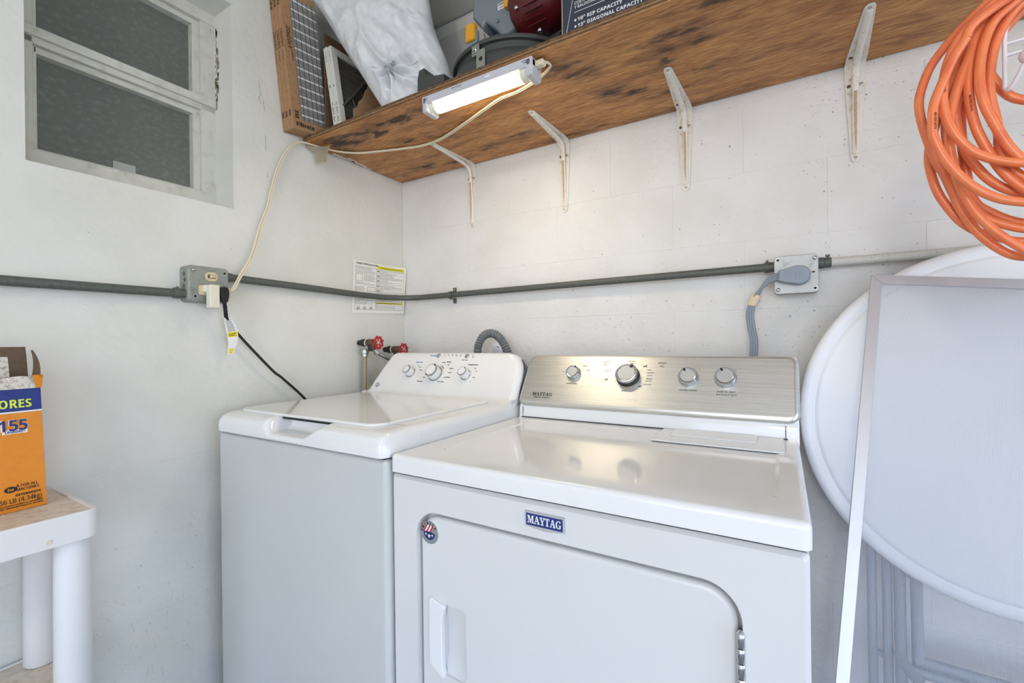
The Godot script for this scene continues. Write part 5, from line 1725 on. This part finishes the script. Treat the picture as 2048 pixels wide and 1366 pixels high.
	bt.call("Y BALDOSAS DE PIEDRA", 0.0065, 1.048, 0.072, false)
	bt.call("CORTA BALDOSAS", 0.0065, 1.048, 0.082, false)
	bt.call("PORTABLE TILE SAW", 0.009, 1.048, 0.096, false)
	for q in [[1.0505, 0.041], [1.0505, 0.0255]]: rbox(Vector3(q[0], by + q[1], bf), Vector3(0.005, 0.005, 0.0006), 0.0002, 1)
	rbox(Vector3(1.115, by + 0.0605, bf), Vector3(0.135, 0.0012, 0.0006), 0.0002, 1)
	X = Transform3D(Basis(Vector3(0, 0, 1), -0.22), Vector3(1.034, by + 0.05, bf))
	rbox(Vector3.ZERO, Vector3(0.001, 0.10, 0.0006), 0.0002, 1)
	commit("print_rule", M.print_white, bx)

func plastic_bag(SH: float) -> void:
	var t := thing("plastic_bag", "crumpled white plastic bag slumped over the brown carton on the shelf", "bag")
	var Lx := curve([Vector3(0.372, SH + 0.001, 0.44), Vector3(0.318, 1.977, 0.445), Vector3(0.257, 2.069, 0.45), Vector3(0.203, 2.146, 0.455), Vector3(0.105, 2.297, 0.465), Vector3(0.040, 2.392, 0.47), Vector3(0.03, 2.46, 0.47)], 8)
	var Rx := curve([Vector3(0.500, SH + 0.001, 0.40), Vector3(0.520, 1.945, 0.38), Vector3(0.565, 1.966, 0.34), Vector3(0.535, 2.075, 0.33), Vector3(0.495, 2.17, 0.33), Vector3(0.47, 2.25, 0.33), Vector3(0.43, 2.46, 0.33)], 8)
	var n := FastNoiseLite.new()
	n.seed = 90; n.frequency = 5.0; n.fractal_octaves = 3
	var rg := FastNoiseLite.new()
	rg.seed = 91; rg.frequency = 3.2; rg.fractal_type = FastNoiseLite.FRACTAL_RIDGED; rg.fractal_octaves = 3
	grid(func(u, v):
		var q: float = v * (Lx.size() - 1)
		var i := mini(int(q), Lx.size() - 2)
		var a := Lx[i].lerp(Lx[i + 1], q - i)
		var b := Rx[i].lerp(Rx[i + 1], q - i)
		var ang: float = u * TAU
		var mid := (a + b) / 2
		var hw := (b - a) / 2
		var d: float = 0.050 + 0.02 * sin(v * 3)
		if v < 0.25: d *= 0.55 + v * 1.8
		var s := sin(ang)
		var p := mid - hw * cos(ang) + Vector3(0.35, 0, 1).normalized() * (d * signf(s) * pow(absf(s), 0.7))
		var fold := rg.get_noise_3d(p.x * 1.5 + p.y * 0.9, p.y * 0.55 - p.x * 0.4, p.z * 0.5)
		var cr := n.get_noise_3d(p.x * 2.2, p.y * 1.3, p.z * 2)
		var w: float = clampf(absf(s) * 1.6, 0, 1)
		# folds gather at a pinch near the foot, and one long crease runs up from it
		var e := Vector2(p.x - 0.425, p.y - 2.005)
		var star: float = sin(e.angle() * 7.0 + 3.0 * cr) * exp(-e.length() / 0.075) * 0.022
		var cx: float = 0.425 - (p.y - 2.005) * 0.40 - 0.05 * sin((p.y - 2.0) * 9.0)
		var ridge: float = 0.020 * exp(-absf(p.x - cx) / 0.018) * smoothstep(1.98, 2.03, p.y)
		p += Vector3(0.35, 0.1, 1).normalized() * (fold * 0.022 + cr * 0.014 + star + ridge) * w
		p.y = maxf(p.y, SH + 0.0005)
		return p, 150, 150, Vector3.ZERO, Vector3(0.3, 2.15, 0.36))
	commit("bag_skin", M.bag_white, t)

func mitre_saw(SH: float) -> void:
	var t := thing("mitre_saw", "grey and maroon mitre saw with a red blade standing on the plywood shelf", "mitre saw")
	var c := Vector3(0.768, SH, 0.272)
	# base and turntable
	X = Transform3D(Basis.IDENTITY, c)
	lathe([Vector2(0, 0.002), Vector2(0.196, 0.002), Vector2(0.206, 0.010), Vector2(0.203, 0.040), Vector2(0.190, 0.062), Vector2(0.168, 0.070), Vector2(0, 0.070)], 72)
	commit("base", M.saw_dark, t)
	X = Transform3D(Basis.IDENTITY, c)
	lathe([Vector2(0, 0.060), Vector2(0.186, 0.060), Vector2(0.189, 0.080), Vector2(0.199, 0.081), Vector2(0.201, 0.086), Vector2(0.199, 0.092), Vector2(0.170, 0.094), Vector2(0, 0.094)], 72)
	commit("turntable", M.saw_dark, t)
	for s in [-1, 1]:
		var f := Vector3(0.588, SH, 0.445) if s < 0 else Vector3(0.954, SH, 0.30)
		X = Transform3D(Basis.IDENTITY, f)
		var fp := PackedVector2Array([Vector2(-0.055, 0.0), Vector2(-0.055, 0.052), Vector2(-0.048, 0.080), Vector2(-0.028, 0.082), Vector2(-0.018, 0.062), Vector2(0.004, 0.048), Vector2(0.05, 0.040), Vector2(0.05, 0.0)])
		if s > 0:
			for i in fp.size(): fp[i].x = -fp[i].x
		prism(fp, -0.03, 0.03, 0.004)
		commit("foot_wing", M.saw_dark, t)
	rbox(c + Vector3(0.145, 0.10, -0.11), Vector3(0.09, 0.2, 0.03), 0.004, 2)
	commit("fence", M.saw_dark, t)
	# mitre pointer plates on the front of the table
	X = Transform3D(Basis(Vector3.UP, -0.05), Vector3(0.775, SH + 0.030, 0.4815))
	rbox(Vector3.ZERO, Vector3(0.030, 0.056, 0.003), 0.001, 1)
	commit("pointer_plate", M.zinc, t, "bright steel pointer plate")
	X = Transform3D(Basis(Vector3.UP, -0.15), Vector3(0.754, SH + 0.066, 0.4755))
	rbox(Vector3.ZERO, Vector3(0.028, 0.030, 0.003), 0.001, 1)
	commit("pointer_plate", M.zinc, t, "bright steel clamp plate")
	X = axis(Vector3(0.776, SH + 0.032, 0.4832), Vector3(0, 0, 1))
	lathe([Vector2(0, 0.0005), Vector2(0.006, 0.0004), Vector2(0.0062, 0)], 14)
	commit("plate_hole", M.dark_gap, t)
	X = axis(Vector3(0.754, SH + 0.066, 0.477), Vector3(-0.15, 0, 1))
	lathe([Vector2(0, 0.006), Vector2(0.005, 0.006), Vector2(0.006, 0.003), Vector2(0.008, 0.002), Vector2(0.008, 0)], 6)
	commit("bolt", M.chrome, t)
	# grey housing: a faceted guard over the blade, tapering to the pivot
	var g := PackedVector2Array([Vector2(0.606, 2.40), Vector2(0.602, 2.228), Vector2(0.640, 2.180), Vector2(0.655, 2.196), Vector2(0.700, 2.150), Vector2(0.722, 2.118), Vector2(0.745, 2.128), Vector2(0.80, 2.150), Vector2(0.80, 2.40)])
	prism(g, 0.17, 0.28, 0.012, 3)
	commit("blade_guard", M.saw_grey, t)
	var g2 := PackedVector2Array([Vector2(0.640, 2.19), Vector2(0.642, 2.12), Vector2(0.640, 2.03), Vector2(0.63, 1.975), Vector2(0.86, 1.972), Vector2(0.86, 2.20), Vector2(0.70, 2.20)])
	prism(g2, 0.13, 0.22, 0.008, 2)
	commit("lower_arm", M.saw_grey, t)
	X = axis(Vector3(0.655, 2.20, 0.2825), Vector3(0, 0, 1))
	rbox(Vector3(0.05, 0, 0.022), Vector3(0.008, 0.010, 0.012), 0.002, 1)
	commit("guard_lug", M.saw_grey, t)
	rbox(Vector3(0.712, 2.06, 0.227), Vector3(0.022, 0.075, 0.012), 0.004, 2)
	commit("spring_arm", M.black_plastic, t)
	# red toothed blade edge below the guard
	var bl := PackedVector2Array()
	var bc := Vector2(0.828, 2.205)
	for i in 60:
		var a := PI * 0.92 + PI * 0.5 * i / 60.0
		bl.append(bc + Vector2(cos(a), sin(a)) * (0.212 if i % 2 == 0 else 0.204))
	bl.append(bc + Vector2(0.0, -0.19)); bl.append(bc + Vector2(-0.10, -0.10)); bl.append(bc + Vector2(-0.19, 0.03))
	prism(bl, 0.232, 0.2345)
	commit("blade", M.saw_red, t, "red toothed blade")
	# maroon motor can, screws, label, yellow latch
	X = axis(Vector3(0.765, 2.185, 0.245), Vector3(1, 0.06, 0.10))
	lathe([Vector2(0, 0), Vector2(0.055, 0.0), Vector2(0.072, 0.006), Vector2(0.084, 0.02), Vector2(0.088, 0.05), Vector2(0.088, 0.13), Vector2(0.080, 0.16), Vector2(0.06, 0.175), Vector2(0, 0.175)], 10)
	commit("motor_cover", M.saw_maroon, t, "maroon motor cover")
	for i in 4:
		X = Transform3D(Basis(Vector3(0, 0, 1), 0.06), Vector3(0.855, 2.105 + i * 0.013, 0.299 + i * 0.012))
		rbox(Vector3.ZERO, Vector3(0.06, 0.003, 0.004), 0.001, 1)
	commit("vent_rib", M.saw_maroon, t)
	for q in [Vector3(0.802, 2.152, 0.330), Vector3(0.868, 2.075, 0.305)]:
		X = axis(q, Vector3(0, -0.3, 1))
		lathe([Vector2(0, 0.005), Vector2(0.004, 0.004), Vector2(0.0062, 0.002), Vector2(0.0065, -0.006)], 14)
		commit("screw", M.chrome, t)
	tube(curve([Vector3(0.86, 2.08, 0.27), Vector3(0.885, 2.05, 0.27), Vector3(0.915, 2.055, 0.26), Vector3(0.935, 2.10, 0.25)], 6), 0.012, 12)
	commit("cord_grip", M.black_plastic, t)
	rbox(Vector3(0.603, 2.172, 0.285), Vector3(0.040, 0.058, 0.022), 0.006, 3)
	commit("clamp_knob", M.saw_yellow, t, "yellow clamp knob")
	rbox(Vector3(0.607, 2.085, 0.280), Vector3(0.040, 0.19, 0.014), 0.004, 2)
	commit("clamp_post", M.saw_blue, t)
	rbox(Vector3(0.752, 2.215, 0.2925), Vector3(0.024, 0.040, 0.020), 0.003, 2)
	commit("lock_lever", M.saw_yellow, t, "yellow lock lever")
	rbox(Vector3(0.722, 2.222, 0.2812), Vector3(0.032, 0.022, 0.001), 0.0003, 1)
	commit("sticker", M.print_white, t)
	text(t, "SPINDLE", 0.0055, M.print_brown, Vector3(0.722, 2.2275, 0.2818), Vector3.RIGHT, Vector3.UP, "Droid Sans", true, 1, 0.9)
	text(t, "LOCK", 0.0060, M.saw_red, Vector3(0.722, 2.2175, 0.2818), Vector3.RIGHT, Vector3.UP, "Droid Sans", true)

const STRANDS := "a|0.530|1.767,1.669 1.746,1.653 1.714,1.620 1.688,1.584 1.675,1.547 1.672,1.522 1.676,1.492 1.683,1.461 1.692,1.428 1.701,1.407 1.711,1.376 1.720,1.347 1.738,1.310 1.757,1.285 1.776,1.269 1.797,1.263;b|0.572|1.765,1.649 1.745,1.632 1.715,1.602 1.702,1.577 1.694,1.547 1.691,1.511 1.696,1.476 1.707,1.447 1.724,1.422 1.745,1.406 1.765,1.397 1.785,1.392;c|0.578|1.716,1.590 1.702,1.565 1.690,1.533 1.680,1.503 1.678,1.476 1.679,1.452 1.690,1.419 1.707,1.388 1.726,1.364 1.751,1.345 1.782,1.334;d|0.552|1.781,1.656 1.761,1.638 1.740,1.617 1.730,1.581 1.725,1.540 1.726,1.504 1.732,1.466 1.742,1.434 1.757,1.398 1.771,1.375 1.791,1.351;e|0.563|1.786,1.645 1.768,1.629 1.749,1.610 1.738,1.576 1.734,1.533 1.738,1.496 1.748,1.464 1.760,1.432 1.772,1.409 1.788,1.388;f|0.548|1.799,1.649 1.777,1.629 1.762,1.603 1.753,1.573 1.749,1.533 1.750,1.503 1.755,1.472 1.758,1.448 1.759,1.427 1.769,1.398 1.791,1.368;g|0.522|1.791,1.636 1.778,1.620 1.761,1.596 1.754,1.577 1.756,1.555 1.765,1.534 1.774,1.517 1.785,1.506 1.802,1.497;h|0.538|1.757,1.622 1.739,1.589 1.728,1.556 1.718,1.525 1.713,1.499 1.717,1.464 1.724,1.434 1.735,1.410 1.752,1.383 1.773,1.364 1.796,1.354;i|0.517|1.721,1.572 1.705,1.526 1.690,1.472 1.686,1.440 1.689,1.411 1.697,1.380 1.710,1.352 1.725,1.328 1.746,1.309 1.777,1.294 1.802,1.287;j|0.552|1.731,1.587 1.715,1.538 1.704,1.486 1.703,1.443 1.709,1.402 1.718,1.367 1.733,1.331 1.754,1.301 1.770,1.284 1.790,1.265;k|0.524|1.752,1.602 1.734,1.559 1.724,1.505 1.724,1.455 1.728,1.408 1.737,1.359 1.758,1.336 1.780,1.321 1.800,1.314;l|0.530|1.751,1.612 1.714,1.519 1.704,1.483 1.709,1.438 1.720,1.392 1.735,1.349 1.750,1.328 1.774,1.313 1.799,1.303"

func hose_coil() -> void:
	# hanger of white coated wire hooked over the shelf edge
	var h := thing("wire_hanger", "white coated wire hook with a ball tip hanging inside the orange coil", "hook")
	for s in [0.0, 0.13]:
		tube(curve([Vector3(1.766 + s, 1.515, 0.545), Vector3(1.766 + s, 1.56, 0.545), Vector3(1.767 + s, 1.60, 0.545), Vector3(1.778 + s, 1.635, 0.538), Vector3(1.795 + s * 0.9, 1.70, 0.524), Vector3(1.80 + s * 0.9, 1.85, 0.507), Vector3(1.80 + s * 0.9, 1.899, 0.503), Vector3(1.80 + s * 0.9, 1.9035, 0.495), Vector3(1.80 + s * 0.9, 1.8985, 0.44)], 6), 0.0028, 10)
	for y in [1.583, 1.566]: cyl(Vector3(1.766, y, 0.542), Vector3(1.896, y + 0.01, 0.542), 0.0025, 10)
	commit("wire", M.wire_white, h)
	for s in [0.0, 0.13]:
		tube(curve([Vector3(1.766 + s, 1.516, 0.545), Vector3(1.769 + s, 1.512, 0.552), Vector3(1.776 + s, 1.530, 0.566), Vector3(1.780 + s, 1.545, 0.572)], 4), 0.0026, 10)
		commit("hook_arm", M.wire_white, h)
		X = Transform3D(Basis.IDENTITY, Vector3(1.7835 + s, 1.546, 0.574))
		var pr := []
		for i in 13: pr.append(Vector2(sin(PI * i / 12.0) * 0.0125, -cos(PI * i / 12.0) * 0.0115))
		lathe(pr, 24)
		commit("ball_tip", M.wire_white, h)
	var t := thing("orange_hose", "thick coil of orange hose hanging from the shelf edge at the right", "hose")
	var r := 0.0063
	for s in STRANDS.split(";"):
		var q := s.split("|")
		var z := float(q[1])
		var pts := []
		for p in q[2].split(" "):
			var v := p.split_floats(",")
			pts.append(Vector3(v[0], v[1], z))
		# each turn closes out to the right, round the far side of the coil
		var a: Vector3 = pts[0]
		var b: Vector3 = pts[-1]
		var ta := (pts[1] - a as Vector3).normalized()
		var tb := (b - pts[-2] as Vector3).normalized()
		var top_y := maxf(a.y + 0.03, 1.66)
		pts.append(b + tb * 0.045)
		pts.append(Vector3(1.90, minf(b.y + tb.y * 0.03, b.y) + 0.01, z))
		pts.append(Vector3(1.97, lerpf(b.y, top_y, 0.32), z)); pts.append(Vector3(1.975, lerpf(b.y, top_y, 0.66), z + 0.003))
		pts.append(Vector3(1.91, top_y, z + 0.006)); pts.append(Vector3(1.84, top_y + 0.012, z + 0.004))
		if a.x < 1.76: pts.append(Vector3(1.79, lerpf(a.y, top_y, 0.85), z - 0.002))
		pts.append(a - ta * 0.025); pts.append(a)
		tube(curve(pts, 5), r, 12)
	commit("coil", M.orange_hose, t)
	# faint printing along two turns
	for s in [[Vector3(1.692, 1.53, 0.5785), Vector3(0.02, -1, 0)], [Vector3(1.7255, 1.50, 0.5585), Vector3(0.08, -1, 0)], [Vector3(1.680, 1.475, 0.5845), Vector3(0.0, -1, 0)]]:
		var d: Vector3 = s[1].normalized()
		text(t, "AIR HOSE 300 PSI", 0.0023, M.print_brown, s[0], d, Vector3(-d.y, d.x, 0).normalized())

func strip_lamp() -> void:
	var t := thing("strip_lamp", "lit under-shelf fluorescent strip lamp with a long ivory cord", "lamp")
	var y := SY
	var xa := 0.571
	var xb := 0.941
	rbox(Vector3((xa + xb) / 2, y - 0.0115, 0.4735), Vector3(xb - xa, 0.023, 0.043), 0.003, 2)
	commit("housing", M.lamp_housing, t)
	for s in [[xa, xa + 0.020], [xb - 0.022, xb]]:
		rbox(Vector3((s[0] + s[1]) / 2, y - 0.0235, 0.467), Vector3(s[1] - s[0], 0.047, 0.056), 0.006, 3)
		commit("end_cap", M.lamp_housing, t)
	# lens: half-round prism, clear ends, bright tube behind
	var half := func(x0: float, x1: float):
		grid(func(u, v):
			var a: float = PI * v
			return Vector3(lerpf(x0, x1, u), y - 0.018 - sin(a) * 0.026, 0.465 - cos(a) * 0.0235), 10, 14, Vector3.DOWN)
	half.call(xa + 0.020, xa + 0.036)
	half.call(xb - 0.042, xb - 0.022)
	commit("lens_end", M.lamp_lens_end, t, "clear lens end")
	half.call(xa + 0.036, xb - 0.042)
	commit("lens", M.lamp_glow, t, "glowing lens")
	rbox(Vector3(0.805, y - 0.012, 0.4955), Vector3(0.018, 0.006, 0.003), 0.001, 1)
	commit("switch", M.plastic_white, t)
	text(t, "CAUTION", 0.0026, M.print_grey, Vector3(0.585, y - 0.008, 0.4952)); text(t, "13W MAX", 0.0026, M.print_grey, Vector3(0.585, y - 0.013, 0.4952))
	text(t, "CAUTION RISK", 0.0026, M.print_grey, Vector3(0.922, y - 0.008, 0.4952)); text(t, "OF FIRE", 0.0026, M.print_grey, Vector3(0.922, y - 0.013, 0.4952))
	text(t, "USE ONLY F8T5 LAMP", 0.0026, M.print_grey, Vector3(0.70, y - 0.008, 0.4952))
	rbox(Vector3(0.949, y - 0.012, 0.468), Vector3(0.030, 0.015, 0.020), 0.004, 2)
	commit("cord_plug", M.cord_ivory, t)
	# cord: looped back under the shelf, through a hook at the corner, then down to the socket
	var cp := [Vector3(0.955, y - 0.010, 0.466), Vector3(0.967, y - 0.008, 0.456), Vector3(0.964, y - 0.006, 0.436), Vector3(0.93, y - 0.006, 0.412), Vector3(0.885, y - 0.006, 0.393), Vector3(0.83, y - 0.006, 0.378), Vector3(0.768, y - 0.006, 0.373), Vector3(0.70, y - 0.008, 0.352), Vector3(0.60, y - 0.008, 0.315), Vector3(0.502, y - 0.007, 0.280), Vector3(0.44, y - 0.006, 0.262), Vector3(0.372, y - 0.006, 0.258), Vector3(0.30, y - 0.006, 0.272), Vector3(0.20, y - 0.006, 0.305), Vector3(0.113, y - 0.006, 0.340), Vector3(0.06, y - 0.005, 0.385), Vector3(0.035, y - 0.004, 0.44), Vector3(0.022, y - 0.004, 0.492), Vector3(0.014, y - 0.006, 0.516), Vector3(0.012, y - 0.025, 0.540), Vector3(0.014, 1.80, 0.575), Vector3(0.016, 1.73, 0.605), Vector3(0.018, 1.66, 0.625), Vector3(0.020, 1.60, 0.640), Vector3(0.022, 1.545, 0.662), Vector3(0.028, 1.48, 0.682), Vector3(0.036, 1.42, 0.706), Vector3(0.046, 1.36, 0.744), Vector3(0.055, 1.325, 0.765), Vector3(0.060, 1.313, 0.776), Vector3(0.060, 1.3095, 0.786)]
	for k in 2:
		var pts := []
		for p in cp: pts.append(p + (Vector3(0, 0.0, 0.0032) if p.y > SY - 0.02 else Vector3(0, 0, 0.0032)) * (k * 2 - 1) * (1.0 if p.x < 0.9 else 0.6))
		tube(curve(pts, 6), 0.0028, 8)
	commit("cord", M.cord_ivory, t)
	rbox(Vector3(0.063, 1.3085, 0.790), Vector3(0.014, 0.016, 0.016), 0.004, 2)
	rbox(Vector3(0.056, 1.297, 0.787), Vector3(0.010, 0.012, 0.014), 0.003, 2)
	commit("wall_plug", M.ivory, t)
	# its light
	var li := AreaLight3D.new()
	li.name = "strip_lamp_light"
	li.light_color = Color(1.0, 0.93, 0.80)
	li.light_energy = LAMP_E
	li.area_size = Vector2(0.29, 0.04)
	li.shadow_enabled = true
	li.set("area_range", 8.0)
	li.transform = Transform3D(Basis(Vector3.RIGHT, -PI / 2), Vector3(0.753, y - 0.0465, 0.465))
	t.add_child(li, true)
	# yellowed printed tag tied to the cord at the corner, and the nail that holds it
	var g := thing("paper_tag", "yellowed printed paper tag hanging on the lamp cord at the shelf corner", "tag")
	var im := Image.create(64, 96, false, Image.FORMAT_RGB8)
	im.fill(Color(0.66, 0.62, 0.53))
	for i in 18:
		for j in 8: im.fill_rect(Rect2i(5 + j * 7, 4 + i * 5, 4 + (i * j) % 3, 2), Color(0.44, 0.40, 0.34))
	var tm := mat("tag_news", Color.WHITE, 0.9)
	tm.albedo_texture = ImageTexture.create_from_image(im)
	grid(func(u, v): return Vector3(0.060 - u * 0.030 + 0.004 * sin(u * 5 + v * 2), SY - 0.002 - (1 - v) * 0.062, 0.428 + u * 0.030 + (1 - v) * 0.012 + 0.006 * sin(v * 3) - u * (1 - v) * 0.012), 8, 8, Vector3(0.6, 0, 0.6))
	commit("paper", tm, g)
	grid(func(u, v): return Vector3(0.030 - u * 0.024, SY - 0.003 - (1 - v) * (0.030 - 0.020 * u), 0.458 + u * 0.03), 4, 4, Vector3(0.6, -0.4, 0.6))
	commit("folded_end", tm, g)
	cyl(Vector3(0.012, SY - 0.006, 0.509), Vector3(0.012, SY + 0.014, 0.497), 0.0015, 8); cyl(Vector3(0.010, SY - 0.004, 0.521), Vector3(0.024, SY - 0.004, 0.521), 0.0015, 8)
	commit("staple", M.zinc, g)

func add_fill_lamp() -> void:  # added lamp out of view, brightens the ceiling and the shelf goods
	var t := thing("added_fill_lamp", "added fill globe lamp, hung unseen from the garage ceiling behind the viewer", "fill lamp", Vector3(1.55, CEIL, 3.6))
	lathe([Vector2(0, 0), Vector2(0.075, 0), Vector2(0.075, -0.02), Vector2(0.006, -0.035), Vector2(0.004, -0.36), Vector2(0.04, -0.37), Vector2(0.05, -0.40), Vector2(0.05, -0.42)], 24)
	commit("holder", M.lamp_housing, t)
	var gm := mat("fill_lamp_glow", Color(0.95, 0.95, 0.93), 0.5)
	gm.emission_enabled = true; gm.emission = Color(1.0, 0.97, 0.90); gm.emission_energy_multiplier = 2.0
	var pr := []
	for i in 15: pr.append(Vector2(sin(PI * (0.0 + i / 14.0)) * 0.11, -0.52 - cos(PI * i / 14.0) * 0.11))
	lathe(pr, 32)
	commit("fill_globe_lamp", gm, t)
	var li := OmniLight3D.new()
	li.name = "fill_globe_light"
	li.light_color = Color(1.0, 0.975, 0.925)
	li.light_energy = FILL_E
	li.light_size = 0.10
	li.omni_range = 9.0; li.omni_attenuation = 2.0
	li.shadow_enabled = true
	li.position = Vector3(0, -0.52, 0)
	t.add_child(li, true)
